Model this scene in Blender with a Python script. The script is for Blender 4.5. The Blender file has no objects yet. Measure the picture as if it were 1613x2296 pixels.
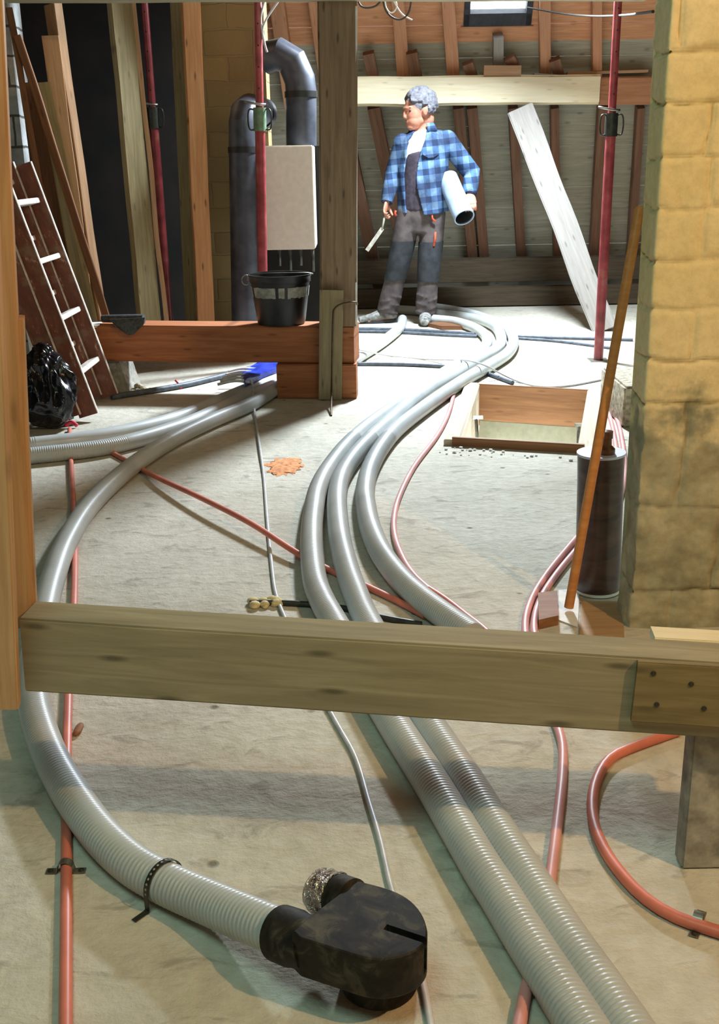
import bpy, bmesh, math, random
from mathutils import Vector, Matrix, noise
random.seed(7)
R = math.radians
scn = bpy.context.scene
COL = scn.collection

# ------------------------------------------------------------------ camera
H, TH, RO, FPX = 1.235, R(18.2), R(1.0), 2400.0
fw = Vector((0, math.cos(TH), -math.sin(TH)))
up0 = Vector((0, math.sin(TH), math.cos(TH)))
rt = Vector((1, 0, 0)) * math.cos(RO) - up0 * math.sin(RO)
up = up0 * math.cos(RO) + Vector((1, 0, 0)) * math.sin(RO)
CAM = Vector((0, 0, H))
cd = bpy.data.cameras.new('camera'); cam = bpy.data.objects.new('camera', cd); COL.objects.link(cam)
cam.matrix_world = Matrix(((rt.x, up.x, -fw.x, 0), (rt.y, up.y, -fw.y, 0), (rt.z, up.z, -fw.z, H), (0, 0, 0, 1)))
cd.sensor_fit = 'VERTICAL'; cd.sensor_height = 24.0; cd.lens = 24.0 * FPX / 2296.0
cd.clip_start = 0.05; cd.clip_end = 100
scn.camera = cam

# ------------------------------------------------------------------ light, world, exposure
scn.view_settings.view_transform = 'Standard'; scn.view_settings.look = 'None'
scn.view_settings.gamma = 1.0; scn.view_settings.use_curve_mapping = False
scn.view_settings.exposure = 0.0
w = bpy.data.worlds.new('world'); scn.world = w; w.use_nodes = True
w.node_tree.nodes['Background'].inputs[0].default_value = (0.80, 0.92, 1.0, 1)
w.node_tree.nodes['Background'].inputs[1].default_value = 9.0     # bright overcast sky, seen through the skylight

def light(name, kind, loc, power, color, size=0.3, target=None, sy=None, spot=None):
    l = bpy.data.lights.new(name, kind); l.energy = power; l.color = color
    if kind == 'AREA':
        l.size = size
        if sy: l.shape = 'RECTANGLE'; l.size_y = sy
    else: l.shadow_soft_size = size
    o = bpy.data.objects.new(name, l); COL.objects.link(o); o.location = loc
    if target is not None:
        o.rotation_euler = (Vector(target) - Vector(loc)).to_track_quat('-Z', 'Y').to_euler()
    return o
light('warm_lamp_light', 'POINT', (1.9, 0.45, 2.6), 182, (1.0, 0.63, 0.29), 0.035)
light('roof_window_light', 'AREA', (0.9, 7.6, 2.75), 440, (0.78, 0.90, 1.0), 0.4, (0.5, 5.5, 0), 0.5)
light('overhead_fill_light', 'AREA', (-0.5, 0.6, 2.95), 36, (0.58, 1.0, 0.86), 1.2, (-0.1, 1.4, 0), 1.2)  # added greenish fill under the ceiling, no window there

# ------------------------------------------------------------------ pixel rays to places
def ray(px, py):
    return (fw + rt * ((px - 806.5) / FPX) - up * ((py - 1148.0) / FPX))
def F(px, py, z=0.0):
    d = ray(px, py); t = (z - H) / d.z
    return CAM + d * t
def G(px, py, Y):
    d = ray(px, py); return CAM + d * (Y / d.y)
RN = Vector((0, -math.sin(R(60)), -math.cos(R(60)))); RP = Vector((0, 10.0, 0.2))   # 60 degree roof slope
def RS(px, py, off=0.0):
    d = ray(px, py); t = (RP + RN * off - CAM).dot(RN) / d.dot(RN)
    return CAM + d * t

# ------------------------------------------------------------------ materials
def lin(c):
    out = []
    for v in c[:3]:
        v /= 255.0
        out.append(v / 12.92 if v <= 0.04045 else ((v + 0.055) / 1.055) ** 2.4)
    return (*out, 1)
def newmat(name):
    m = bpy.data.materials.new(name); m.use_nodes = True
    nt = m.node_tree; b = nt.nodes['Principled BSDF']
    return m, nt, b
def N(nt, typ, **kw):
    n = nt.nodes.new(typ)
    for k, v in kw.items(): setattr(n, k, v)
    return n
def mapping(nt, scale, coord='Object', rot=(0, 0, 0)):
    tc = N(nt, 'ShaderNodeTexCoord'); mp = N(nt, 'ShaderNodeMapping')
    mp.inputs['Scale'].default_value = scale; mp.inputs['Rotation'].default_value = rot
    nt.links.new(tc.outputs[coord], mp.inputs[0]); return mp.outputs[0]
def noisef(nt, vec, scale, detail=4, rough=0.55, dist=0.0):
    n = N(nt, 'ShaderNodeTexNoise'); n.inputs['Scale'].default_value = scale
    n.inputs['Detail'].default_value = detail; n.inputs['Roughness'].default_value = rough
    n.inputs['Distortion'].default_value = dist
    nt.links.new(vec, n.inputs['Vector']); return n.outputs['Fac']
def ramp(nt, fac, stops):
    r = N(nt, 'ShaderNodeValToRGB'); e = r.color_ramp.elements
    e[0].position, e[0].color = stops[0][0], lin(stops[0][1])
    e[1].position, e[1].color = stops[-1][0], lin(stops[-1][1])
    for p, c in stops[1:-1]:
        x = e.new(p); x.color = lin(c)
    nt.links.new(fac, r.inputs[0]); return r.outputs[0]
def rampf(nt, fac, a, b, va=0.0, vb=1.0):
    r = N(nt, 'ShaderNodeMapRange'); r.inputs[1].default_value = a; r.inputs[2].default_value = b
    r.inputs[3].default_value = va; r.inputs[4].default_value = vb
    nt.links.new(fac, r.inputs[0]); return r.outputs[0]
def mix(nt, fac, c1, c2):
    m = N(nt, 'ShaderNodeMix', data_type='RGBA')
    if hasattr(fac, 'is_output'): nt.links.new(fac, m.inputs[0])
    else: m.inputs[0].default_value = fac
    for i, c in ((6, c1), (7, c2)):
        if hasattr(c, 'is_output'): nt.links.new(c, m.inputs[i])
        else: m.inputs[i].default_value = lin(c)
    return m.outputs[2]
def bump(nt, b, h, strength=0.4, dist=0.01):
    bn = N(nt, 'ShaderNodeBump'); bn.inputs['Strength'].default_value = strength; bn.inputs['Distance'].default_value = dist
    nt.links.new(h, bn.inputs['Height']); nt.links.new(bn.outputs[0], b.inputs['Normal'])

def plain(name, c, rough=0.6, metal=0.0, var=0.12, scale=30, bumps=0.0, spec=0.5):
    m, nt, b = newmat(name)
    v = mapping(nt, (1, 1, 1)); f = noisef(nt, v, scale, 4)
    d = tuple(max(0, x * (1 - var * 1.6)) for x in c); l = tuple(min(255, x * (1 + var)) for x in c)
    nt.links.new(ramp(nt, f, [(0.3, d), (0.7, l)]), b.inputs['Base Color'])
    b.inputs['Roughness'].default_value = rough; b.inputs['Metallic'].default_value = metal
    b.inputs['Specular IOR Level'].default_value = spec
    if bumps: bump(nt, b, f, bumps, 0.004)
    return m
def wood(name, light_c, dark_c, rough=0.7, knots=0.5, grain=1.0, streak=0.35, off=0.0):
    m, nt, b = newmat(name)
    v = mapping(nt, (1.1, 16 * grain, 16 * grain)); v2 = mapping(nt, (2.2, 9, 9)); v3 = mapping(nt, (1, 1, 1))
    g = noisef(nt, v, 3.0, 6, 0.6, 0.6); big = noisef(nt, v3, 3.0, 3)
    c = ramp(nt, g, [(0.28, dark_c), (0.5, tuple((a + q) / 2 for a, q in zip(light_c, dark_c))), (0.72, light_c)])
    mid = tuple(a * 0.55 + q * 0.45 for a, q in zip(light_c, dark_c))
    c = mix(nt, rampf(nt, big, 0.35, 0.7, 0.0, streak), c, mid)
    vo = N(nt, 'ShaderNodeTexVoronoi', voronoi_dimensions='2D'); vo.inputs['Scale'].default_value = 1.3; nt.links.new(v2, vo.inputs['Vector'])
    k = rampf(nt, vo.outputs['Distance'], 0.03, 0.095, knots * 0.8, 0.0)
    c = mix(nt, k, c, tuple(x * 0.45 for x in dark_c))
    nt.links.new(c, b.inputs['Base Color']); b.inputs['Roughness'].default_value = rough
    b.inputs['Specular IOR Level'].default_value = 0.25
    bump(nt, b, g, 0.25, 0.002)
    return m

M = {}
M['beam_grey'] = wood('grey_green_timber', (172, 164, 136), (130, 122, 98), knots=0.75)
M['post_orange'] = wood('honey_timber', (204, 172, 132), (168, 132, 92), knots=0.4)
M['cross_orange'] = wood('reddish_timber', (188, 122, 80), (146, 88, 56), knots=0.6)
M['post_brown'] = wood('aged_post_timber', (160, 136, 108), (118, 96, 74), knots=0.7)
M['plank_grey'] = wood('weathered_plank', (166, 150, 116), (128, 112, 84), knots=0.5)
M['plank_olive'] = wood('old_formwork_plank', (150, 136, 98), (108, 96, 66), knots=0.5)
M['lath_orange'] = wood('new_timber', (206, 158, 112), (172, 120, 78), knots=0.9)
M['board_brown'] = wood('brown_board', (134, 94, 64), (96, 62, 42), knots=0.5)
M['board_pale'] = wood('pale_board', (196, 162, 128), (158, 124, 94), knots=0.4)
M['purlin'] = wood('pale_purlin', (240, 232, 204), (222, 208, 172), knots=0.3)
M['brace'] = wood('bleached_brace', (164, 160, 154), (136, 130, 122), knots=0.6)
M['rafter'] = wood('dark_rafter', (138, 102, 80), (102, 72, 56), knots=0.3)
M['plate_dark'] = wood('dark_timber', (92, 80, 62), (64, 54, 42), knots=0.3)  # timber tone darker and less red than the rafters
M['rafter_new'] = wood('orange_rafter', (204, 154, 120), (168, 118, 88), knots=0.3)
M['roof_white'] = wood('whitewashed_boards', (176, 172, 156), (134, 130, 114), knots=0.5, streak=0.6)
M['roof_orange'] = wood('orange_boards', (214, 162, 124), (176, 122, 86), knots=0.4)
M['wood_trim'] = wood('hatch_timber', (164, 116, 78), (124, 84, 54), knots=0.4)
M['pale_trim'] = wood('pale_hatch_trim', (206, 192, 168), (170, 152, 128), knots=0.2)
M['handle'] = wood('broom_handle_wood', (214, 150, 90), (186, 120, 64), rough=0.45, knots=0.0)
M['ply'] = wood('plywood', (190, 158, 120), (164, 130, 94), knots=0.3)
M['steel'] = plain('zinc_steel', (150, 150, 140), 0.35, 0.85)
M['dark_steel'] = plain('dark_steel', (70, 72, 66), 0.4, 0.7)
M['black'] = plain('black_plastic', (26, 26, 27), 0.42, 0, 0.3, 14)
M['boiler'] = plain('white_enamel', (214, 206, 194), 0.35, 0, 0.02)
M['white'] = plain('white_plastic', (225, 225, 222), 0.5, 0, 0.05)
M['cable_white'] = plain('white_cable', (196, 196, 196), 0.4, 0, 0.05)
M['cable_grey'] = plain('grey_cable', (88, 96, 108), 0.5, 0, 0.15)
M['cable_black'] = plain('black_cable', (40, 34, 30), 0.6)
M['rust_wire'] = plain('rusty_wire', (92, 74, 52), 0.6, 0.5)
M['pipe_red'] = plain('orange_red_conduit', (212, 122, 102), 0.45, 0, 0.08, 8)
M['pipe_pink'] = plain('pink_conduit', (220, 156, 152), 0.45, 0, 0.06, 8)
M['foam'] = plain('cream_foam', (214, 200, 152), 0.9, 0, 0.1, 40, 0.5)
M['rubble'] = plain('mortar_rubble', (176, 166, 144), 0.95, 0, 0.2, 40, 0.6)
M['collar_green'] = plain('green_collar', (104, 128, 100), 0.5, 0.2)
M['bag'] = plain('black_bin_bag', (20, 22, 26), 0.2, 0, 0.2)
M['felt'] = plain('dark_felt', (66, 68, 68), 0.85, 0, 0.2, 60, 0.4)
M['paper'] = plain('white_paper', (232, 230, 224), 0.8, 0, 0.03)
M['blue'] = plain('blue_plastic', (34, 62, 190), 0.35, 0, 0.25, 20)
M['pinkclip'] = plain('pink_plastic', (214, 60, 84), 0.4)
M['skin'] = plain('skin', (198, 132, 108), 0.55, 0, 0.06, 20)
M['hair'] = plain('grey_hair', (112, 112, 120), 0.95, 0, 0.16, 40, 0.1)
M['tshirt'] = plain('white_cotton', (222, 214, 208), 0.85, 0, 0.05, 15, 0.3)
M['bib'] = plain('dark_bib', (58, 50, 62), 0.85, 0, 0.2, 30, 0.3)
M['trouser'] = plain('grey_brown_workwear', (84, 75, 74), 0.9, 0, 0.16, 14, 0.4)
M['kneepatch'] = plain('dark_knee_cloth', (42, 45, 49), 0.9, 0, 0.22, 16, 0.4)
M['orange_cloth'] = plain('orange_piping', (214, 84, 56), 0.8)
M['shoe'] = plain('dusty_shoe', (128, 128, 124), 0.85, 0, 0.3, 30, 0.3)
M['sole'] = plain('shoe_sole', (50, 52, 56), 0.8)
M['eye'] = plain('eye', (40, 26, 22), 0.3)
M['lip'] = plain('lip', (176, 92, 84), 0.5)
M['tube'] = plain('pale_grey_tube', (156, 176, 200), 0.4, 0, 0.1, 10)
M['tube_in'] = plain('tube_inside', (40, 42, 46), 0.8)
M['trowel'] = plain('putty_knife_blade', (176, 172, 160), 0.5, 0.3)
M['putty'] = plain('hatch_lid_paint', (150, 144, 116), 0.7, 0, 0.04)
M['lilac'] = plain('pale_lid', (196, 196, 214), 0.5, 0, 0.04)
M['bottle'] = plain('amber_cap', (112, 66, 24), 0.25, 0, 0.25)
M['dust'] = plain('orange_brick_dust', (232, 150, 98), 0.95, 0, 0.16, 60, 0.6)
M['ladder_edge'] = plain('worn_ladder_edge', (214, 204, 192), 0.6, 0, 0.1)
M['frame_paint'] = plain('dark_frame_paint', (44, 46, 54), 0.7)
M['dark_void'] = plain('unlit_dark', (24, 18, 13), 0.9, 0, 0.4, 4)  # near-black tone stands in for unlit depth, not a board colour
M['concrete_block'] = plain('concrete_block_grey', (158, 156, 146), 0.95, 0, 0.14, 30, 0.5)

def m_duct():
    m, nt, b = newmat('grey_pvc_hose')
    v = mapping(nt, (1, 1, 1)); f = noisef(nt, v, 6, 3)
    nt.links.new(ramp(nt, f, [(0.3, (174, 179, 179)), (0.7, (192, 196, 194))]), b.inputs['Base Color'])
    b.inputs['Roughness'].default_value = 0.4; b.inputs['Specular IOR Level'].default_value = 0.5
    b.inputs['Coat Weight'].default_value = 0.15; b.inputs['Coat Roughness'].default_value = 0.2
    return m
M['duct'] = m_duct()
def m_flue():
    m, nt, b = newmat('dark_metal_flue')
    v = mapping(nt, (1, 1, 1)); f = noisef(nt, v, 9, 5)
    nt.links.new(ramp(nt, f, [(0.3, (60, 62, 70)), (0.7, (92, 96, 106))]), b.inputs['Base Color'])
    b.inputs['Roughness'].default_value = 0.42; b.inputs['Metallic'].default_value = 0.55
    return m
M['flue'] = m_flue()
def m_red():
    m, nt, b = newmat('red_prop_paint')
    v = mapping(nt, (1, 1, 1)); f = noisef(nt, v, 14, 5)
    nt.links.new(ramp(nt, f, [(0.3, (116, 44, 46)), (0.6, (150, 62, 66)), (0.8, (158, 100, 88))]), b.inputs['Base Color'])
    b.inputs['Roughness'].default_value = 0.32
    return m
M['red'] = m_red()
def m_floor():
    m, nt, b = newmat('rough_concrete_floor')
    v = mapping(nt, (1, 1, 1)); vs = mapping(nt, (2.2, 4.0, 3.0), rot=(0, 0, R(8)))
    big = noisef(nt, v, 1.6, 5, 0.6); fine = noisef(nt, v, 26, 6, 0.65); scr = noisef(nt, vs, 3.2, 5, 0.62, 0.8)
    c = ramp(nt, big, [(0.3, (184, 178, 162)), (0.5, (202, 197, 182)), (0.72, (216, 210, 196))])
    c = mix(nt, rampf(nt, fine, 0.35, 0.62, 0.30, 0.0), c, (156, 148, 130))
    c = mix(nt, rampf(nt, scr, 0.58, 0.66, 0.0, 0.5), c, (136, 130, 118))
    vo = N(nt, 'ShaderNodeTexVoronoi'); vo.inputs['Scale'].default_value = 5.5; nt.links.new(v, vo.inputs['Vector'])
    pit = rampf(nt, vo.outputs['Distance'], 0.03, 0.075, 0.7, 0.0)
    c = mix(nt, pit, c, (96, 88, 74))
    nt.links.new(c, b.inputs['Base Color']); b.inputs['Roughness'].default_value = 0.92
    b.inputs['Specular IOR Level'].default_value = 0.15
    a1 = N(nt, 'ShaderNodeMath', operation='MULTIPLY_ADD'); a1.inputs[1].default_value = 0.9
    nt.links.new(scr, a1.inputs[0]); nt.links.new(fine, a1.inputs[2])
    a2 = N(nt, 'ShaderNodeMath', operation='MULTIPLY_ADD'); a2.inputs[1].default_value = -0.8
    nt.links.new(pit, a2.inputs[0]); nt.links.new(a1.outputs[0], a2.inputs[2])
    bump(nt, b, a2.outputs[0], 0.6, 0.012)
    return m
M['floor'] = m_floor()
def m_pillar():
    m, nt, b = newmat('painted_block_masonry')
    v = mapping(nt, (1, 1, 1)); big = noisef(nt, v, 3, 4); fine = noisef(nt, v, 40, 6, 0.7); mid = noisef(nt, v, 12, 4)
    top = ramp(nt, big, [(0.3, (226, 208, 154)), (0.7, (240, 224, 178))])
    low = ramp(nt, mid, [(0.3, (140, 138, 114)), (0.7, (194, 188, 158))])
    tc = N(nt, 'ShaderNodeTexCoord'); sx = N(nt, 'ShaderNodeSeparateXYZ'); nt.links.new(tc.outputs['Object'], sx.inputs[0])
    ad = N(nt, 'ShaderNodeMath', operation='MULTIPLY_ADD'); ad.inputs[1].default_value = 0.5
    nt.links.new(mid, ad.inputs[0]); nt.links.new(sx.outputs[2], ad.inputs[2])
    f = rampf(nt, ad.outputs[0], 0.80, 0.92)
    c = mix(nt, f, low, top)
    at = N(nt, 'ShaderNodeAttribute'); at.attribute_name = 'joint'
    c = mix(nt, rampf(nt, at.outputs['Fac'], 0.45, 1.0, 0.0, 0.6), c, (124, 106, 58))
    c = mix(nt, rampf(nt, fine, 0.3, 0.6, 0.22, 0.0), c, (130, 112, 66))
    nt.links.new(c, b.inputs['Base Color']); b.inputs['Roughness'].default_value = 0.9
    b.inputs['Specular IOR Level'].default_value = 0.2
    bump(nt, b, fine, 0.35, 0.006)
    return m
M['pillar'] = m_pillar()
def m_brick(name, c1, c2, mortar, sc=1.0, bw=0.24, rh=0.085):
    m, nt, b = newmat(name)
    v = mapping(nt, (1, 1, 1), rot=(R(90), 0, 0))
    nz = N(nt, 'ShaderNodeTexNoise'); nz.inputs['Scale'].default_value = 7; nt.links.new(v, nz.inputs['Vector'])
    mx = N(nt, 'ShaderNodeMix', data_type='RGBA'); mx.inputs[0].default_value = 0.035
    nt.links.new(v, mx.inputs[6]); nt.links.new(nz.outputs['Color'], mx.inputs[7])
    br = N(nt, 'ShaderNodeTexBrick'); br.inputs['Scale'].default_value = sc
    br.inputs['Brick Width'].default_value = bw; br.inputs['Row Height'].default_value = rh
    br.inputs['Mortar Size'].default_value = 0.008; br.inputs['Mortar Smooth'].default_value = 0.5
    br.inputs['Color1'].default_value = lin(c1); br.inputs['Color2'].default_value = lin(c2); br.inputs['Mortar'].default_value = lin(mortar)
    nt.links.new(mx.outputs[2], br.inputs['Vector'])
    f = noisef(nt, v, 9, 6, 0.65)
    c = mix(nt, rampf(nt, f, 0.4, 0.75, 0.0, 0.55), br.outputs['Color'], mortar)
    nt.links.new(c, b.inputs['Base Color']); b.inputs['Roughness'].default_value = 0.9
    ad = N(nt, 'ShaderNodeMath', operation='MULTIPLY_ADD'); ad.inputs[1].default_value = -1.0
    nt.links.new(br.outputs['Fac'], ad.inputs[0]); nt.links.new(f, ad.inputs[2])
    bump(nt, b, ad.outputs[0], 0.7, 0.012)
    return m
M['brick_white'] = m_brick('whitewashed_brick', (206, 208, 206), (178, 182, 182), (96, 92, 84), 1, 0.24, 0.16)
M['brick_brown'] = m_brick('old_plastered_brick', (150, 126, 84), (128, 106, 70), (140, 118, 80), 1, 0.3, 0.15)
def m_plaid():
    m, nt, b = newmat('blue_plaid_flannel')
    tc = N(nt, 'ShaderNodeTexCoord'); sx = N(nt, 'ShaderNodeSeparateXYZ')
    mp = N(nt, 'ShaderNodeMapping'); mp.inputs['Rotation'].default_value = (0, R(6), 0)
    nt.links.new(tc.outputs['Object'], mp.inputs[0]); nt.links.new(mp.outputs[0], sx.inputs[0])
    def band(sock, freq, lo):
        w_ = N(nt, 'ShaderNodeMath', operation='MULTIPLY'); w_.inputs[1].default_value = freq; nt.links.new(sock, w_.inputs[0])
        f_ = N(nt, 'ShaderNodeMath', operation='FRACT'); nt.links.new(w_.outputs[0], f_.inputs[0])
        g = N(nt, 'ShaderNodeMath', operation='GREATER_THAN'); g.inputs[1].default_value = lo; nt.links.new(f_.outputs[0], g.inputs[0])
        return g.outputs[0]
    bx_, bz_ = band(sx.outputs[0], 11, 0.5), band(sx.outputs[2], 10, 0.55)
    c = mix(nt, bx_, (84, 118, 158), (122, 152, 184))
    c2 = mix(nt, bx_, (50, 68, 102), (78, 106, 146))
    c = mix(nt, bz_, c, c2)
    f = noisef(nt, mapping(nt, (1, 1, 1)), 7, 4)
    c = mix(nt, rampf(nt, f, 0.4, 0.62, 0.75, 0.0), c, (44, 52, 74))
    nt.links.new(c, b.inputs['Base Color']); b.inputs['Roughness'].default_value = 0.9
    b.inputs['Specular IOR Level'].default_value = 0.15
    bump(nt, b, f, 0.5, 0.01)
    return m
M['plaid'] = m_plaid()
def m_ladder():
    m, nt, b = newmat('painted_ladder_brown')
    v = mapping(nt, (3, 8, 8)); f = noisef(nt, v, 4, 6, 0.7); g = noisef(nt, mapping(nt, (1, 1, 1)), 9, 3)
    c = ramp(nt, f, [(0.3, (84, 44, 30)), (0.62, (116, 66, 44)), (0.68, (170, 148, 126))])
    c = mix(nt, rampf(nt, g, 0.55, 0.7, 0.0, 0.4), c, (150, 130, 110))
    nt.links.new(c, b.inputs['Base Color']); b.inputs['Roughness'].default_value = 0.6
    return m
M['ladder'] = m_ladder()
def m_drum():
    m, nt, b = newmat('dark_brown_glossy_sleeve')
    v = mapping(nt, (1, 1, 3)); f = noisef(nt, v, 9, 5, 0.6, 0.5)
    nt.links.new(ramp(nt, f, [(0.3, (48, 36, 34)), (0.7, (92, 70, 58))]), b.inputs['Base Color'])
    b.inputs['Roughness'].default_value = 0.3
    return m
M['drum'] = m_drum()
def m_foil():
    m, nt, b = newmat('crumpled_foil')
    f = noisef(nt, mapping(nt, (1, 1, 1)), 60, 4, 0.6, 1.0)
    b.inputs['Base Color'].default_value = lin((200, 190, 180)); b.inputs['Metallic'].default_value = 1.0
    b.inputs['Roughness'].default_value = 0.18; bump(nt, b, f, 1.0, 0.02)
    return m
M['foil'] = m_foil()
def m_plenum():
    m, nt, b = newmat('dusty_black_plenum')
    f = noisef(nt, mapping(nt, (1, 1, 1)), 22, 6, 0.65, 0.6)
    nt.links.new(ramp(nt, f, [(0.38, (24, 22, 19)), (0.52, (42, 39, 32)), (0.68, (84, 78, 64))]), b.inputs['Base Color'])
    b.inputs['Roughness'].default_value = 0.62; b.inputs['Specular IOR Level'].default_value = 0.25
    return m
M['plenum'] = m_plenum()
def m_sky_glass():
    m, nt, b = newmat('skylight_glass')
    b.inputs['Transmission Weight'].default_value = 1.0; b.inputs['Roughness'].default_value = 0.0
    b.inputs['Base Color'].default_value = (1, 1, 1, 1); b.inputs['IOR'].default_value = 1.1
    return m
M['glass'] = m_sky_glass()

# ------------------------------------------------------------------ object helpers
def obj(name, bm, mat, parent=None, mw=None, smooth=False, angle=None):
    me = bpy.data.meshes.new(name); bm.to_mesh(me); bm.free()
    if smooth:
        for p in me.polygons: p.use_smooth = True
        if angle: me.set_sharp_from_angle(angle=R(angle))
    o = bpy.data.objects.new(name, me); COL.objects.link(o)
    if mat: me.materials.append(M[mat] if isinstance(mat, str) else mat)
    if mw is not None: o.matrix_basis = mw
    if parent is not None:
        o.parent = parent; o.matrix_parent_inverse = parent.matrix_basis.inverted()
    return o
def tag(o, label, cat=None, group=None, kind=None):
    if label: o['label'] = label
    if cat: o['category'] = cat
    if group: o['group'] = group
    if kind: o['kind'] = kind
    return o
def thing(name, loc, label, cat, group=None, rot=None):
    o = bpy.data.objects.new(name, None); COL.objects.link(o); o.empty_display_size = 0.1
    o.matrix_basis = Matrix.Translation(Vector(loc))
    if rot: o.matrix_basis = o.matrix_basis @ Matrix.Rotation(rot, 4, 'Z')
    return tag(o, label, cat, group)
def dup(root, loc, label=None):
    r = root.copy(); COL.objects.link(r); r.location = loc
    if label: r['label'] = label
    def rec(src, dst):
        for ch in [c for c in bpy.data.objects if c.parent == src]:
            c = ch.copy(); COL.objects.link(c); c.parent = dst; rec(ch, c)
    rec(root, r); return r
def box_bm(bm, x0, x1, y0, y1, z0, z1, bev=0.0, seg=2):
    vs = [bm.verts.new(p) for p in ((x0, y0, z0), (x1, y0, z0), (x1, y1, z0), (x0, y1, z0), (x0, y0, z1), (x1, y0, z1), (x1, y1, z1), (x0, y1, z1))]
    fs = [bm.faces.new([vs[i] for i in f]) for f in ((0, 3, 2, 1), (4, 5, 6, 7), (0, 1, 5, 4), (1, 2, 6, 5), (2, 3, 7, 6), (3, 0, 4, 7))]
    if bev:
        es = list({e for f in fs for e in f.edges})
        bmesh.ops.bevel(bm, geom=es, offset=bev, segments=seg, affect='EDGES')
def bx(x0, x1, y0, y1, z0, z1, bev=0.0):
    bm = bmesh.new(); box_bm(bm, x0, x1, y0, y1, z0, z1, bev); return bm
def frame_mat(p0, p1, n):
    x = (p1 - p0).normalized(); n = Vector(n); z = (n - x * n.dot(x)).normalized(); y = z.cross(x)
    c = (p0 + p1) / 2
    return Matrix(((x.x, y.x, z.x, c.x), (x.y, y.y, z.y, c.y), (x.z, y.z, z.z, c.z), (0, 0, 0, 1)))
def board(name, p0, p1, w_, t, mat, n=(0, -1, 0), parent=None, bev=0.003, wob=0.004, end=None):
    """timber from p0 to p1: width w_ across, thickness t along n, slightly uneven along its length"""
    p0, p1 = Vector(p0), Vector(p1); L = (p1 - p0).length; mw = frame_mat(p0, p1, n)
    bm = bmesh.new(); ns = max(2, int(L / 0.12)); sd = random.uniform(0, 90)
    box_bm(bm, -L / 2, L / 2, -w_ / 2, w_ / 2, -t / 2, t / 2)
    bmesh.ops.bisect_plane
    for i in range(1, ns):
        x = -L / 2 + L * i / ns
        bmesh.ops.bisect_plane(bm, geom=bm.verts[:] + bm.edges[:] + bm.faces[:], plane_co=(x, 0, 0), plane_no=(1, 0, 0))
    sharp = [e for e in bm.edges if abs((e.verts[0].co - e.verts[1].co).normalized().x) > 0.9 and len(e.link_faces) == 2 and e.calc_face_angle(0) > 1]
    bmesh.ops.bevel(bm, geom=sharp, offset=min(bev, t * 0.2), segments=2, affect='EDGES')
    for v in bm.verts:
        q = Vector((v.co.x * 2.2 + sd, v.co.y * 3, v.co.z * 3)); 
        v.co.y += noise.noise(q) * wob; v.co.z += noise.noise(q + Vector((7, 3, 1))) * wob * 0.6
    if end: end(bm, L)
    return obj(name, bm, mat, parent, mw, smooth=True, angle=35)
def frames(pts):
    n = len(pts); T = []
    for i in range(n):
        a = pts[max(0, i - 1)]; c = pts[min(n - 1, i + 1)]; T.append((c - a).normalized())
    ref = Vector((0, 0, 1)) if abs(T[0].z) < 0.9 else Vector((0, 1, 0))
    u = (ref - T[0] * ref.dot(T[0])).normalized(); out = []
    for i in range(n):
        u = (u - T[i] * u.dot(T[i])).normalized(); out.append((T[i], u, T[i].cross(u)))
    return out
def tube(bm, pts, r, seg=16, caps=True):
    pts = [Vector(p) for p in pts]; fr = frames(pts); rings = []
    for i, (p, (t, u, v)) in enumerate(zip(pts, fr)):
        rr = r[i] if isinstance(r, (list, tuple)) else r
        ru, rv = rr if isinstance(rr, (list, tuple)) else (rr, rr)
        rings.append([bm.verts.new(p + u * (ru * math.cos(2 * math.pi * k / seg)) + v * (rv * math.sin(2 * math.pi * k / seg))) for k in range(seg)])
    for a, c in zip(rings, rings[1:]):
        for k in range(seg): bm.faces.new((a[k], a[(k + 1) % seg], c[(k + 1) % seg], c[k]))
    if caps:
        bm.faces.new(rings[0][::-1]); bm.faces.new(rings[-1])
    return rings
def spline(pts, step):
    """Catmull-Rom through pts resampled at about even distance"""
    P = [Vector(p) for p in pts]; P = [P[0] * 2 - P[1]] + P + [P[-1] * 2 - P[-2]]; d = []
    for i in range(1, len(P) - 2):
        p0, p1, p2, p3 = P[i - 1:i + 3]; n = max(4, int((p2 - p1).length / 0.006))
        for k in range(n):
            t = k / n
            d.append(0.5 * ((2 * p1) + (p2 - p0) * t + (2 * p0 - 5 * p1 + 4 * p2 - p3) * t * t + (3 * p1 - p0 - 3 * p2 + p3) * t ** 3))
    d.append(P[-2])
    for _ in range(6 if step < 0.02 else 2):
        d = [d[0]] + [(d[i - 1] + d[i] * 2 + d[i + 1]) / 4 for i in range(1, len(d) - 1)] + [d[-1]]
    L = [0]
    for a, c in zip(d, d[1:]): L.append(L[-1] + (c - a).length)
    n = max(2, int(L[-1] / step)); out = []; j = 0
    for i in range(n + 1):
        s = L[-1] * i / n
        while j < len(L) - 2 and L[j + 1] < s: j += 1
        q = (s - L[j]) / max(1e-9, L[j + 1] - L[j]); out.append(d[j].lerp(d[j + 1], min(1, q)))
    return out
def pipe(name, pts, r, mat, label=None, cat=None, group=None, parent=None, step=0.03, seg=12):
    bm = bmesh.new(); tube(bm, spline(pts, step), r, seg)
    o = obj(name, bm, mat, parent, smooth=True, angle=60)
    if label or cat: tag(o, label, cat, group)
    return o
RD = 0.0375
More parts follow.
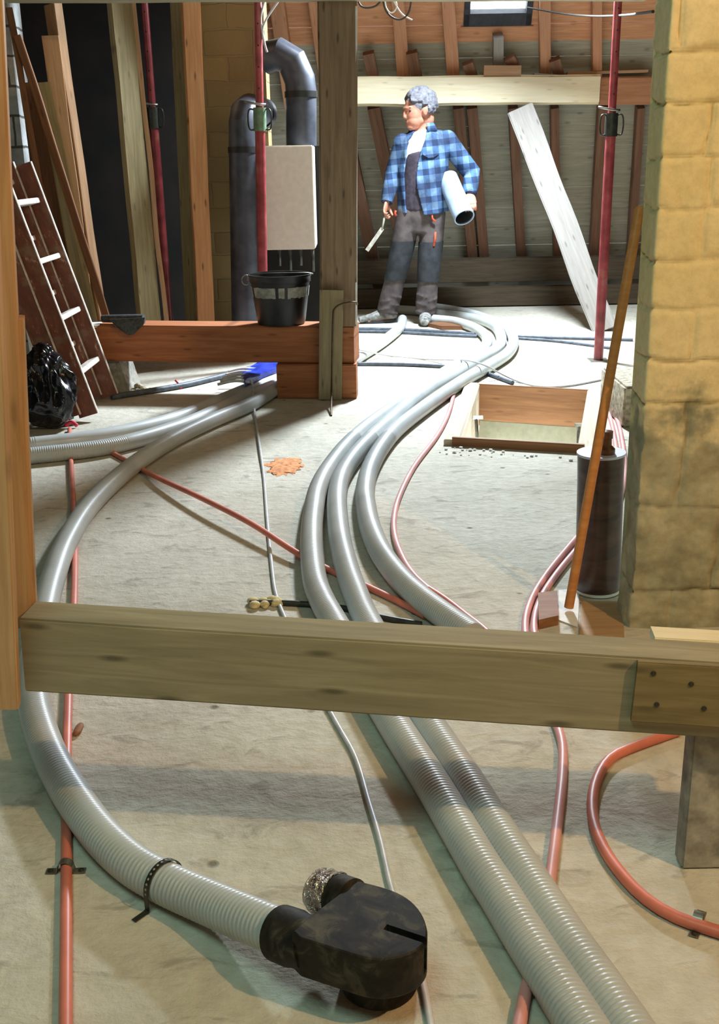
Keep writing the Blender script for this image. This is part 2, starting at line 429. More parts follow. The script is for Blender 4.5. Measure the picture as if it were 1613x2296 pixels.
def duct(name, pts, label, group, near=4.7, dia=RD):
    """ribbed hose: real ribs on the near stretch"""
    raw = spline(pts, 0.0024); P = []; rr = []; pitch = 0.0096; s = 0; last = -1
    for i, p in enumerate(raw):
        if i: s += (p - raw[i - 1]).length
        if p.y < near:
            P.append(p); ph = (s / pitch) % 1.0
            rr.append(dia - 0.0021 * (0.5 - 0.5 * math.cos(2 * math.pi * ph)) ** 1.5)
        elif i % 12 == 0 or i == len(raw) - 1:
            P.append(p); rr.append(dia - 0.0007)
    bm = bmesh.new(); seg = 22; tube(bm, P, rr, seg)
    return tag(obj(name, bm, 'duct', smooth=True, angle=80), label, 'hose', group)
def ellipsoid(bm, c, r, rot=None, sub=3):
    res = bmesh.ops.create_icosphere(bm, subdivisions=sub, radius=1.0)
    m = Matrix.Translation(Vector(c)) @ (rot.to_4x4() if rot else Matrix.Identity(4)) @ Matrix.Diagonal((*r, 1))
    bmesh.ops.transform(bm, matrix=m, verts=res['verts'])
def loft(bm, pts, rad, seg=20, xref=(1, 0, 0)):
    """closed tube of ellipses; first radius lies along xref"""
    pts = [Vector(p) for p in pts]; n = len(pts); rings = []
    for i, p in enumerate(pts):
        t = (pts[min(n - 1, i + 1)] - pts[max(0, i - 1)]).normalized(); x = Vector(xref); x = (x - t * x.dot(t)).normalized(); y = t.cross(x)
        a, c = rad[i] if isinstance(rad[i], (tuple, list)) else (rad[i], rad[i])
        rings.append([bm.verts.new(p + x * a * math.cos(2 * math.pi * k / seg) + y * c * math.sin(2 * math.pi * k / seg)) for k in range(seg)])
    for a, c in zip(rings, rings[1:]):
        for k in range(seg): bm.faces.new((a[k], a[(k + 1) % seg], c[(k + 1) % seg], c[k]))
    bm.faces.new(rings[0][::-1]); bm.faces.new(rings[-1])
def fuse(bm, voxel, smooth=2):
    """join overlapping closed shapes into one continuous surface"""
    me = bpy.data.meshes.new('tmp'); bm.to_mesh(me); bm.free()
    o = bpy.data.objects.new('tmp', me); COL.objects.link(o)
    md = o.modifiers.new('r', 'REMESH'); md.mode = 'VOXEL'; md.voxel_size = voxel
    if smooth:
        s = o.modifiers.new('s', 'SMOOTH'); s.factor = 0.5; s.iterations = smooth
    dg = bpy.context.evaluated_depsgraph_get(); ev = o.evaluated_get(dg)
    m2 = bpy.data.meshes.new_from_object(ev); bpy.data.objects.remove(o)
    out = bmesh.new(); out.from_mesh(m2); bpy.data.meshes.remove(m2); return out
def lathe(bm, prof, seg=32, c=(0, 0, 0)):
    c = Vector(c); rings = []
    for r_, z in prof:
        rings.append([bm.verts.new(c + Vector((r_ * math.cos(2 * math.pi * k / seg), r_ * math.sin(2 * math.pi * k / seg), z))) for k in range(seg)])
    for a, b_ in zip(rings, rings[1:]):
        for k in range(seg): bm.faces.new((a[k], a[(k + 1) % seg], b_[(k + 1) % seg], b_[k]))
    if prof[0][0] > 0: bm.faces.new(rings[0][::-1])
    if prof[-1][0] > 0: bm.faces.new(rings[-1])

# ================================================================== SETTING
# floor with the hatch opening left out
hb = [F(1072, 868), F(1322, 882), F(1300, 1016), F(1030, 998)]      # back left, back right, front right, front left
def floor_mesh():
    bm = bmesh.new()
    o = [Vector(p) for p in ((-3.4, 10.1, 0), (3.6, 10.1, 0), (3.6, -2.2, 0), (-3.4, -2.2, 0))]
    ov = [bm.verts.new(p) for p in o]; iv = [bm.verts.new(p) for p in hb]
    for i in range(4):
        j = (i + 1) % 4; bm.faces.new((ov[j], ov[i], iv[i], iv[j]))
    # slab edge of the opening
    lv = [bm.verts.new(p - Vector((0, 0, 0.3))) for p in hb]
    for i in range(4):
        j = (i + 1) % 4; bm.faces.new((iv[i], lv[i], lv[j], iv[j]))
    return bm
tag(obj('floor', floor_mesh(), 'floor'), None, None, None, 'structure')

def roof_boards(name, z0, z1, mat, hole=None):
    """sloping boards, one course above another"""
    bm = bmesh.new(); sl = Vector((0, -math.cos(R(60)), math.sin(R(60)))); wd = 0.19
    d0 = (z0 - 0.0) / sl.z; d1 = z1 / sl.z; d = d0; k = 0
    while d < d1 - 0.01:
        e = min(d + wd - 0.005, d1)
        spans = [(-3.4, 3.6)]
        if hole:
            hx0, hx1, hd0, hd1 = hole
            if d < hd0 - .02 and e > hd0: e = hd0
            elif e > hd0 + .005 and d < hd1: spans = [(-3.4, hx0), (hx1, 3.6)]
        for a, b_ in spans:
            offs = 0.004 * random.uniform(-1, 1)
            p = [RP + Vector((0, 0, -0.2)) + sl * q + Vector((x, 0, 0)) + Vector((0, 0.1155, 0)) for q in (d, e) for x in (a, b_)]
            f = [v + RN * offs for v in p]; g = [v - RN * 0.024 for v in p]
            V = [bm.verts.new(v) for v in f + g]
            for q in ((0, 1, 3, 2), (4, 6, 7, 5), (0, 2, 6, 4), (1, 5, 7, 3), (0, 4, 5, 1), (2, 3, 7, 6)): bm.faces.new([V[i] for i in q])
        d = e + .005; k += 1
    bmesh.ops.recalc_face_normals(bm, faces=bm.faces)
    return tag(obj(name, bm, mat), None, None, None, 'structure')
sk = [RS(1035, -60), RS(1195, -60), RS(1190, 57), RS(1040, 57)]
sx0, sx1 = sk[3].x - 0.0, sk[2].x + 0.0
sd0 = (sk[3].z) / math.sin(R(60)); sd1 = sd0 + 0.72
split_z = RS(1000, 95).z
roof_boards('wall_back', 0.0, split_z, 'roof_white')
roof_boards('ceiling_slope_back', split_z, 3.1, 'roof_orange', (sx0, sx1, sd0, sd1)).name = 'ceiling_slope'
tag(obj('ceiling', bx(-3.4, 3.6, -2.2, 8.6, 3.05, 3.09), 'board_brown'), None, kind='structure')
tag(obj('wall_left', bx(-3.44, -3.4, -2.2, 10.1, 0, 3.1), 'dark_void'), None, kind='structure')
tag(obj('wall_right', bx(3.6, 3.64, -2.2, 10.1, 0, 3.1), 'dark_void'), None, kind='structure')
tag(obj('wall_front', bx(-3.4, 3.6, -2.24, -2.2, 0, 3.1), 'concrete_block'), None, kind='structure')

# skylight
def slp(x, d, off=0.0): 
    sl = Vector((0, -math.cos(R(60)), math.sin(R(60))))
    return RP + Vector((x, 0.1155, -0.2)) + sl * d + RN * off
win = tag(obj('window_1', bmesh.new(), None), None, kind='structure')
def bar(p0, p1, w_, t, mat, name, parent): return board(name, p0, p1, w_, t, mat, n=RN, parent=parent, wob=0)
for nm, a, b_ in (('frame_bottom', slp(sx0, sd0 + .04, -.03), slp(sx1, sd0 + .04, -.03)), ('frame_top', slp(sx0, sd1 - .03, -.03), slp(sx1, sd1 - .03, -.03))):
    bar(a, b_, 0.10, 0.09, 'frame_paint', 'window_frame', win)
for x in (sx0 + 0.02, sx1 - 0.02):
    bar(slp(x, sd0, -.03), slp(x, sd1, -.03), 0.045, 0.09, 'frame_paint', 'window_frame', win)
gb = bmesh.new(); gv = [gb.verts.new(slp(x, d, -.06)) for x, d in ((sx0, sd0), (sx1, sd0), (sx1, sd1), (sx0, sd1))]; gb.faces.new(gv)
obj('window_pane', gb, 'glass', win)
bar(slp(sx0 - .02, sd0 - .012, .012), slp(sx1 + .02, sd0 - .012, .012), 0.014, 0.012, 'rafter_new', 'window_sill', win)

# rafters on the back slope
def raft(a, b_, w_, mat, label, off=0.06, name='rafter', grp=None):
    p0, p1 = RS(*a, off), RS(*b_, off)
    return tag(board(name, p0, p1, w_, 0.11, mat, n=RN), label, 'rafter', grp)
raft((888, -60), (905, 172), 0.095, 'rafter_new', 'orange rafter above the pale purlin, first right of the central post')
raft((1000, -60), (1017, 172), 0.095, 'rafter_new', 'orange rafter just left of the skylight, above the purlin')
raft((1222, -60), (1222, 172), 0.08, 'rafter_new', 'pale brown rafter just right of the skylight, above the purlin')
raft((1338, -60), (1338, 172), 0.07, 'rafter_new', 'orange rafter left of the right red prop, above the purlin')
tag(board('rafter', RS(1117, 80, .06), RS(1117, 150, .06), 0.075, 0.11, 'brace', n=RN), 'short pale trimmed rafter centred below the skylight', 'rafter')
for (a, b_, w_, lab) in (((838, 236), (905, 560), .10, 'dark leaning rafter on the back wall, first right of the central post'),
                         ((785, 330), (850, 640), .10, 'dark rafter low behind the putty knife, touching the central post edge'),
                         ((1028, 236), (1062, 600), .085, 'reddish dark rafter behind the standing man\'s elbow'),
                         ((1058, 236), (1088, 600), .085, 'paler brown rafter right beside the rafter behind the man\'s elbow'),
                         ((1150, 236), (1170, 600), .075, 'dark rafter rising behind the top of the slanting brace'),
                         ((1243, 236), (1250, 600), .065, 'dark rafter crossed by the middle of the slanting brace'),
                         ((1352, 236), (1330, 600), .08, 'dark rafter just left of the right red prop'),
                         ((1436, 236), (1412, 600), .06, 'dark rafter between the right red prop and the block wall'),
                         ((700, -60), (742, 240), .11, 'orange rafter above the boiler flue beside the central post'),
                         ((612, -60), (655, 240), .11, 'orange rafter behind the flue elbow')):
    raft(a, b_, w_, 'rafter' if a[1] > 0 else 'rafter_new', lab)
for (x, y0, y1, lab) in ((832, 118, 176, 'short dark timber stub on the purlin nearest the central post'), (930, 116, 176, 'short dark timber stub on the purlin beside the first orange rafter'),
                    (1055, 140, 176, 'short dark timber stub on the purlin left of the small pale block'), (1148, 128, 150, 'short dark timber stub behind the small pale block'),
                    (1250, 132, 176, 'short dark timber stub on the purlin right of the skylight')):
    p0, p1 = RS(x - 6, y0, .13), RS(x + 6, y1, .13)
    tag(board('timber_stub', p0, p1, 0.085, 0.06, 'rafter', n=RN), lab, 'timber', None)
# left dark rafters
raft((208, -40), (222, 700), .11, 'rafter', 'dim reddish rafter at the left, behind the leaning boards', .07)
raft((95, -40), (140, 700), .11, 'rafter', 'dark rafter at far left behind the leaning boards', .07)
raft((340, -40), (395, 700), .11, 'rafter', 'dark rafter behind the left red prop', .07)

# purlin and its neighbours
YP = 8.86
def taper_end(bm, L):
    for v in bm.verts:
        q = (-v.co.x + L / 2) if False else (v.co.x + L / 2)
        if q < 0.75 and v.co.y > 0: v.co.y -= (0.75 - q) * 0.09
pur = tag(board('purlin', G(795, 206, YP), G(1341, 201, YP), 0.212, 0.16, 'purlin', bev=0.015, wob=0.012), 'thick pale hewn purlin beam spanning above the standing man', 'beam')
tag(board('purlin', G(1343, 205, YP + .12), G(1475, 203, YP + .12), 0.20, 0.12, 'rafter_new', bev=0.01), 'orange purlin piece behind the right red prop', 'beam')
tag(board('timber_block', G(1084, 160, YP - .02), G(1167, 160, YP - .02), 0.08, 0.10, 'board_pale', wob=0.003), 'small pale orange block lying on the purlin below the skylight', 'block')
tag(board('thin_board', G(1196, 168, YP), G(1262, 172, YP), 0.018, 0.12, 'brace', wob=0.0), 'thin whitish board end on the purlin, right of the small block', 'board')
tag(board('thin_board', G(1270, 166, YP + .1), G(1450, 160, YP + .1), 0.02, 0.12, 'board_pale', wob=0.0), 'long thin board on the purlin behind the right red prop', 'board')
# foot of the slope
tag(board('wall_plate', Vector((-3.3, 9.62, 0.30)), Vector((3.5, 9.62, 0.30)), 0.20, 0.16, 'plate_dark'), 'dark wall plate timber along the foot of the back slope', 'beam')
tag(board('sole_board', Vector((-3.3, 9.45, 0.09)), Vector((3.5, 9.45, 0.09)), 0.16, 0.10, 'plate_dark'), 'low brown sole board lying on the floor under the wall plate', 'beam')
# slanting brace
tag(board('slanting_brace', F(1357, 742), G(1167, 246, 8.72), 0.19, 0.07, 'brace', n=(-0.2, -1, 0.25), bev=0.008, wob=0.014), 'wide whitish slanting brace from the purlin down to the floor', 'beam')

# old masonry wall behind the flue
yb = 7.45
wl, wr = G(408, 400, yb).x, G(606, 400, yb).x
tag(obj('wall_back_masonry', bx(wl, wr, yb, yb + 0.3, 0, 3.05), 'brick_brown'), None, kind='structure').name = 'wall_middle'
# whitewashed brick on the left
yl = 6.75
tag(obj('wall_left_brick', bx(-3.4, G(48, 300, yl).x, yl, yl + 0.25, 0, 3.05), 'brick_white'), None, kind='structure').name = 'wall_side'
# near-black sheet added to stand in for the unlit depth at far left
tag(obj('shade_sheet_left', bx(-3.4, wl, 8.3, 8.34, 0, 3.05), 'dark_void'), None, kind='structure').name = 'shade_sheet'

# block wall on the right ------------------------------------------------
PX, PY, PB = 0.735, 2.69, 2.82
def pillar():
    bm = bmesh.new(); lay = None
    hj = [G(1540, y, PY).z for y in (-20, 107, 225, 350, 463, 580, 690, 805, 905, 1135, 1322)]
    vj = {}                                           # vertical joints per course (index of lower joint)
    def X(px, py): return G(px, py, PY).x
    vj = {0: [1530], 1: [], 2: [1592], 3: [1560 + 40], 4: [1578], 5: [1660], 6: [1556], 7: [1680], 8: [1537], 9: [1610], 10: [1500]}
    ys = (-20, 107, 225, 350, 463, 580, 690, 805, 905, 1135, 1322)
    S = []; st = 0.0065
    n1 = int((PB - PY) / st); 
    for i in range(n1): S.append((PX, PB - (PB - PY) * i / n1, Vector((-1, 0, 0))))
    S.append((PX + .002, PY + .002, Vector((-.7, -.7, 0))))
    n2 = int(1.1 / st)
    for i in range(1, n2 + 1): S.append((PX + 1.1 * i / n2, PY, Vector((0, -1, 0))))
    nz = int(2.6 / st); grid = []; jv = []
    for k in range(nz + 1):
        z = 2.6 * k / nz; row = []
        for (x, y, n) in S:
            q = Vector((x, y, z)); wob = noise.noise(q * 9) * 0.012 + noise.noise(q * 30) * 0.005
            wv = noise.noise(Vector((x * 5, y * 5, 3))) * 0.012
            dj = min(abs(z + wob + wv - h) for h in hj)
            ci = 0
            while ci < len(hj) - 1 and hj[ci + 1] > z: ci += 1
            for px in vj.get(ci, []):
                if n.y < -0.5:
                    xx = X(px, ys[ci] + 60) ; dj = min(dj, abs(x + noise.noise(q * 12) * .012 - xx))
            nzv = noise.noise(q * 4 + Vector((5, 5, 5)))
            wdt = 0.008 + 0.007 * max(0, noise.noise(q * 6 + Vector((1, 9, 2))) + .2)
            j = max(0.0, 1 - dj / wdt) * (0.55 + 0.45 * min(1, max(0, nzv * 2 + .5)))
            rough = 1.0 if z > hj[8] else 2.6
            d = -j * 0.013 + (noise.noise(q * 6) * 0.004 + noise.noise(q * 24) * 0.0022 + noise.noise(q * 60) * 0.001) * rough
            if z < hj[8]:
                hcell = noise.noise(q * 14); d += -0.010 * max(0, hcell - .2) * 2
            chip = max(0, noise.noise(q * 5.5 + Vector((3, 1, 8))) - 0.42); d -= chip * 0.03
            p = q + n * d
            row.append(bm.verts.new(p)); jv.append(min(1, j + chip * 3))
        grid.append(row)
    for a, c in zip(grid, grid[1:]):
        for i in range(len(S) - 1): bm.faces.new((a[i], a[i + 1], c[i + 1], c[i]))
    # back face closes the wall
    c = [bm.verts.new(p) for p in ((PX, PB, 0), (PX + 1.1, PB, 0), (PX + 1.1, PB, 2.6), (PX, PB, 2.6))]; bm.faces.new(c[::-1])
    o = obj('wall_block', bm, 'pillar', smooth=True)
    at = o.data.attributes.new('joint', 'FLOAT', 'POINT')
    for i, v in enumerate(jv): at.data[i].value = v
    tag(o, None, kind='structure'); o.name = 'wall_right_block'
pillar()

# ================================================================== NEAR TIMBER
def edge_pt(px, py, Y): return G(px, py, Y)
# beam: top front edge from the left post to beyond the frame
B0, B1 = G(40, 1388, 1.72), G(1640, 1488, 1.60)
bw_, bt = 0.142, 0.082
ex = (B1 - B0).normalized()
bn = Vector((ex.y, -ex.x, 0)).normalized()                 # front face normal
upv = Vector((0, 0, 1))
def beamc(p): return p - upv * (bw_ / 2) - bn * (bt / 2)
nb = tag(board('foreground_beam', beamc(B0), beamc(B1 + ex * .25), bw_, bt, 'beam_grey', n=bn, bev=0.004, wob=0.002), 'thick greenish-grey timber beam crossing the whole foreground above the hoses', 'beam')
# splice board on the right end, top lying board
s0, s1 = G(1426, 1476, 1.60) , B1
sp = thing('splice_board', G(1520, 1560, 1.59), 'short brown splice board nailed on the right end of the foreground beam', 'board')
SB0 = B0 + ex * ((G(1426, 1478, 1.615) - B0).dot(ex)); SB1 = B1 + ex * .25
off = bn * 0.006 - upv * 0.058
board('plank', SB0 + off, SB1 + off, 0.112, 0.012, 'plank_olive', n=bn, parent=sp, bev=0.002, wob=0)
for (px, py) in ((1466, 1510), (1549, 1530), (1473, 1579), (1577, 1583)):
    bm = bmesh.new(); lathe(bm, [(0.0045, 0), (0.0045, 0.001), (0.003, 0.0018)], 12)
    p = G(px, py, 1.60); p = p + bn * ((B0 + bn * 0.0125 - p).dot(bn))
    obj('nail', bm, 'dark_steel', sp, Matrix.Translation(p) @ bn.to_track_quat('Z', 'Y').to_matrix().to_4x4())
T0 = SB0 + ex * 0.045 - bn * 0.088 + upv * 0.0
tag(board('lying_board', T0 - bn * .02 + upv * .001 - upv * .008, T0 - bn * .02 + ex * .3 + upv * .001 - upv * .008, 0.05, 0.016, 'purlin', n=upv, bev=0.002, wob=0), 'flat pale board end lying behind the right end of the foreground beam', 'board')

# left foreground post
def vpost(name, tx, bx_, y0, y1, Y, w_, t, mat, label, zb):
    top = G(tx, y0, Y); bot = G(bx_, y1, Y)
    return tag(board(name, bot, top, w_, t, mat, n=(0, -1, 0), bev=0.004, wob=0.003), label, 'post')
Yb = 1.80
tag(board('upright_post', G(20, 1392, Yb), G(-72, -200, Yb), 0.085, 0.075, 'post_orange', n=(0.25, -1, 0), bev=0.004, wob=0.003), 'honey coloured upright post standing on the left end of the foreground beam', 'post')
tag(board('upright_post', G(50, 1385, Yb+.02), G(18, 712, Yb+.02), 0.052, 0.07, 'post_orange', n=(0.25, -1, 0), bev=0.004, wob=0.002), 'short honey coloured timber fixed to the right side of the left post', 'post')
tag(board('cover_board', G(8, 1582, 1.665), G(-78, -200, 1.665), 0.055, 0.03, 'post_orange', n=(0.1, -1, 0), bev=0.003, wob=0.002), 'narrow front board on the left frame edge, ending below the beam', 'board')
# pier under the right end of the beam
pf = F(1528, 1950)
tag(obj('grey_panel', bx(pf.x, pf.x + 0.5, pf.y, pf.y + .045, 0, 0.315, 0.004), 'concrete_block'), 'low grey panel standing under the right end of the foreground beam', 'panel')

# ================================================================== MIDDLE POST, CROSSBEAM
YC = 5.74
post = thing('timber_post', G(757, 640, YC + .1), 'thick weathered brown central post standing on the orange crossbeam', 'post')
zc_top = G(760, 733, YC).z
pt0 = G(760, 734, YC + .1); pt0.z = zc_top + .002
board('post_shaft', pt0, G(757, -60, YC + .1), 0.192, 0.19, 'post_brown', parent=post, bev=0.008, wob=0.006)
tag(board('lit_edge_strip', G(799, 733, YC + .02), G(799, 14, YC + .02), 0.013, 0.013, 'paper', wob=0.0), 'thin white strip painted as the lit right edge of the central post', 'strip')  # white strip stands in for light catching the post edge
CB0, CB1 = G(196, 756, YC + .22), G(800, 776, YC + .1)
CB0.z = CB1.z = zc_top - .095 if False else CB1.z
def zb(p, z): q = p.copy(); q.z = z; return q
zt = zc_top; hh = 0.20
cb0 = Vector((G(200, 745, YC + .2).x, YC + .32, zt - hh / 2)); cb1 = Vector((G(800, 775, YC).x, YC + .1, zt - hh / 2))
tag(board('crossbeam', cb0, cb1, hh, 0.19, 'cross_orange', n=(0, -1, 0), bev=0.006, wob=0.003), 'long reddish-orange crossbeam carrying the bucket, left of the central post', 'beam')
bl0 = Vector((G(622, 850, YC).x, YC + .075, (zt - hh) / 2)); bl1 = Vector((G(801, 855, YC - .02).x, YC + .04, (zt - hh) / 2))
tag(board('support_block', bl0, bl1, zt - hh - .003, 0.11, 'cross_orange', n=(0, -1, 0), bev=0.006, wob=0.002), 'short reddish-orange timber block on the floor under the crossbeam end', 'block')
pl0, pl1 = G(741, 905, YC - .03), G(744, 650, YC - .03)
pl0.z = 0.004; 
tag(board('cover_plank', pl0, pl1, 0.125, 0.022, 'plank_grey', bev=0.002, wob=0.002), 'grey plank nailed upright on the front of the central post foot', 'board')
rodp = [F(743, 932, .003), G(744, 860, YC - .12), G(747, 715, YC - .085), G(751, 692, YC - .07), G(765, 682, YC - .06), G(797, 677, YC - .03), G(801, 682, YC + .0)]
pipe('bent_rod', rodp, 0.0055, 'rust_wire', 'thin rusty bent rod leaning on the grey plank of the central post', 'rod', step=.012)
# tie beam along the top of the picture
tag(board('tie_beam', G(-300, -75, YC - .05), G(1460, -80, YC - .05), 0.30, 0.18, 'beam_grey', bev=0.006), 'dark horizontal tie beam along the top edge of the picture', 'beam')

# bucket
def bucket():
    c = G(632, 728, YC + .16); c.z = zt + .002
    b = thing('bucket', c, 'black mortar bucket with a whitish mortar band, standing on the crossbeam', 'bucket')
    bm = bmesh.new(); prof = [(0.0, 0.004), (0.125, 0.0), (0.131, 0.012), (0.152, 0.16), (0.160, 0.225), (0.166, 0.226), (0.167, 0.252), (0.172, 0.258), (0.172, 0.266), (0.163, 0.266), (0.160, 0.24), (0.128, 0.02), (0.0, 0.016)]
    lathe(bm, prof, 40, c); obj('bucket_body', bm, 'black', b, smooth=True, angle=40)
    bm = bmesh.new(); seg = 60; r0, r1 = 0.1515, 0.1585
    for k in range(seg):
        if math.sin(k * 1.9) > 0.93: continue
        a0, a1 = 2 * math.pi * k / seg, 2 * math.pi * (k + 1) / seg; z0 = 0.150 + 0.006 * noise.noise(Vector((k * .7, 0, 0))); z1 = 0.205 + .004 * noise.noise(Vector((k * .5, 4, 0)))
        vs = [bm.verts.new(c + Vector((r_ * math.cos(a), r_ * math.sin(a), z))) for r_, a, z in ((r0 + .0012, a0, z0), (r0 + .0012, a1, z0), (r1 + .0012, a1, z1), (r1 + .0012, a0, z1))]
        bm.faces.new(vs)
    o = obj('mortar_band', bm, 'concrete_block', b, smooth=True); o['label'] = 'dried whitish mortar band'
    bm = bmesh.new(); pts = []
    for k in range(25):
        a = math.pi * k / 24
        pts.append(c + Vector((-0.178 * math.cos(a), -0.06 * math.sin(a) + 0.02, 0.262 + 0.012 * math.sin(a) - (0.03 if k in (0,) else 0))))
    tube(bm, pts, 0.003, 8); obj('bucket_handle', bm, 'steel', b, smooth=True)
    bm = bmesh.new(); pts = [c + Vector((-0.17 + 0.022 * math.cos(a) - .012, -0.03, 0.240 + 0.026 * math.sin(a))) for a in [2 * math.pi * k / 20 for k in range(21)]]
    tube(bm, pts, 0.0035, 8); obj('handle_loop', bm, 'steel', b, smooth=True)
bucket()
# felt roll and paper on the crossbeam
fr = thing('felt_roll', G(275, 712, YC + .25), 'dark grey curled felt sheet lying on the left end of the crossbeam', 'roll')
bm = bmesh.new(); a, c = G(228, 702, YC + .27), G(322, 709, YC + .22); a.z = c.z = zt + .03
tube(bm, [a, a.lerp(c, .5), c], [.020, .024, .027], 20); obj('roll', bm, 'felt', fr, smooth=True, angle=50)
bm = bmesh.new(); yy = YC + .14
hang = [G(245, 716, yy + .04), G(262, 735, yy), G(288, 752, yy - .01), G(300, 750, yy - .01), G(322, 728, yy), G(325, 712, yy + .02)]
hv = [bm.verts.new(p) for p in hang]; bm.faces.new(hv[::-1])
g = bmesh.ops.extrude_face_region(bm, geom=bm.faces[:]); bmesh.ops.translate(bm, vec=(0, .004, 0), verts=[v for v in g['geom'] if isinstance(v, bmesh.types.BMVert)])
bmesh.ops.recalc_face_normals(bm, faces=bm.faces)
obj('hanging_flap', bm, 'felt', fr)
bm = bmesh.new(); yy = YC + .21
q = [G(193, 712, yy), G(222, 716, yy), G(215, 735, yy - .01), G(190, 733, yy - .01)]
q2 = [G(200, 698, yy + .12), G(230, 704, yy + .12)]; 
for p in q[:2]: p.z = zt + .003
for p in q2: p.z = zt + .003
vs = [bm.verts.new(p) for p in q]; v2 = [bm.verts.new(p) for p in q2]
bm.faces.new(vs[::-1]); bm.faces.new((vs[0], vs[1], v2[1], v2[0]))
tag(obj('folded_paper', bm, 'paper'), 'white folded sheet over the left end of the crossbeam', 'paper')

# ================================================================== STEEL PROPS
def prop(foot, top, cy, label, col='dark_steel', plate=True):
    """adjustable steel prop: outer tube, inner tube with pin holes, collar with loop handle, base plate"""
    foot, top = Vector(foot), Vector(top); d = (top - foot).normalized()
    pr = thing('steel_prop', foot, label, 'prop')
    t = (cy.z - foot.z) / d.z; cpos = foot + d * t
    bm = bmesh.new(); tube(bm, [foot + d * .006, cpos], 0.030, 20); obj('outer_tube', bm, 'red', pr, smooth=True, angle=60)
    bm = bmesh.new(); tube(bm, [cpos, top], 0.0235, 20); it = obj('inner_tube', bm, 'red', pr, smooth=True, angle=60)
    s = 0.17
    while s < (top - cpos).length - .05:
        bm = bmesh.new(); p = cpos + d * s + Vector((0, -0.0232, 0)); tube(bm, [p, p + Vector((0, -.0012, 0))], 0.005, 10); s += 0.115
        obj('pin_hole', bm, 'tube_in', it)
    bm = bmesh.new(); tube(bm, [cpos - d * .065, cpos + d * .065], 0.038, 24); obj('collar', bm, col, pr, smooth=True, angle=60)
    for s in (-1, 1):
        bm = bmesh.new()
        pts = [cpos + Vector((s * x, -.01, z)) for x, z in ((.036, .055), (.058, .06), (.068, .03), (.068, -.03), (.058, -.06), (.036, -.055))]
        tube(bm, spline(pts, .008), .005, 8); obj('collar_handle', bm, 'dark_steel', pr, smooth=True)
    bm = bmesh.new(); tube(bm, [cpos + Vector((-.085, -.02, .10)), cpos + Vector((-.06, -.035, .093)), cpos + Vector((0, -.04, .082)), cpos + Vector((.04, -.03, .08))], .007, 10)
    obj('locking_pin', bm, 'steel', pr, smooth=True)
    if plate: obj('base_plate', bx(foot.x - .06, foot.x + .06, foot.y - .06, foot.y + .06, 0.0, 0.006), 'steel', pr)
    return pr
fE = F(1342, 808); prop(fE, G(1390, -60, fE.y), G(1374, 280, fE.y), 'red steel prop at the right, between the slanting brace and the block wall')
fD = F(593, 824); prop(fD, G(577, -60, fD.y), G(583, 268, fD.y), 'red steel prop in the middle, standing in front of the dark flue pipes', 'collar_green')
fC = F(384, 785); prop(fC, G(319, -60, fC.y), G(345, 265, fC.y), 'red steel prop at the left, leaning between two pale timbers')

# ================================================================== LEFT TIMBERS
def lean(name, foot, top, w_, t, mat, n, label, cat='board'):
    return tag(board(name, foot, top, w_, t, mat, n=n, wob=0.008), label, cat)
f = F(345, 832); f.z = .07
lean('leaning_plank', f, G(262, -60, f.y + .3), 0.135, 0.06, 'plank_olive', (0.75, -1, 0), 'wide olive-grey plank standing behind the crossbeam, left of the red prop')
lean('leaning_plank', f + Vector((.10, .04, 0)), G(292, -60, f.y + .34), 0.03, 0.045, 'board_pale', (0.2, -1, 0), 'narrow pale strip added as the lit right side of the olive-grey plank')  # pale strip stands in for the plank's lit side face
f = F(466, 812); f.z = .05
lean('upright_batten', f, G(424, -60, f.y + .1), 0.105, 0.07, 'lath_orange', (0.3, -1, 0), 'bright orange upright batten with nail marks, left of the flue', 'post')
f = F(444, 805); f.z = .05
lean('upright_batten', f + Vector((-.02, .1, 0)), G(400, -60, f.y + .16), 0.10, 0.08, 'plank_olive', (-0.4, -1, 0), 'rough brown upright timber directly behind the orange batten', 'post')
yq = 6.3
for (p0, p1, dy0, dy1, w_, t, mat, n, lab) in (
    ((150, 770), (20, 20), -.05, .0, .035, .09, 'board_brown', (.3, -1, 0), 'narrow dark board leaning at the far left, its edge facing out'),
    ((235, 700), (40, 80), -.15, -.05, .04, .03, 'board_brown', (0, -1, 0), 'thin brown lath crossing in front of the leaning boards'),
    ((160, 800), (92, 185), .15, .15, .22, .03, 'board_brown', (.25, -1, 0), 'broad brown board leaning behind the ladder'),
    ((205, 740), (95, 185), .08, .02, .085, .03, 'plank_olive', (.4, -1, 0), 'short olive board with a square top in the leaning stack'),
    ((225, 745), (118, 10), .25, .2, .05, .12, 'board_pale', (.9, -1, 0), 'tall pale-edged board at the right of the leaning stack'),
    ((200, 745), (112, 80), .16, .12, .09, .025, 'board_pale', (.2, -1, 0), 'pinkish board with a broken edge in the leaning stack')):
    a = G(p0[0], p0[1], yq + dy0); c = G(p1[0], p1[1], yq + dy1 - .0)
    a2 = a + (a - c).normalized() * max(0.0, (a.z - .03) / max(.1, (c - a).normalized().z))
    lean('leaning_board', a2, c, w_, t, mat, n, lab)

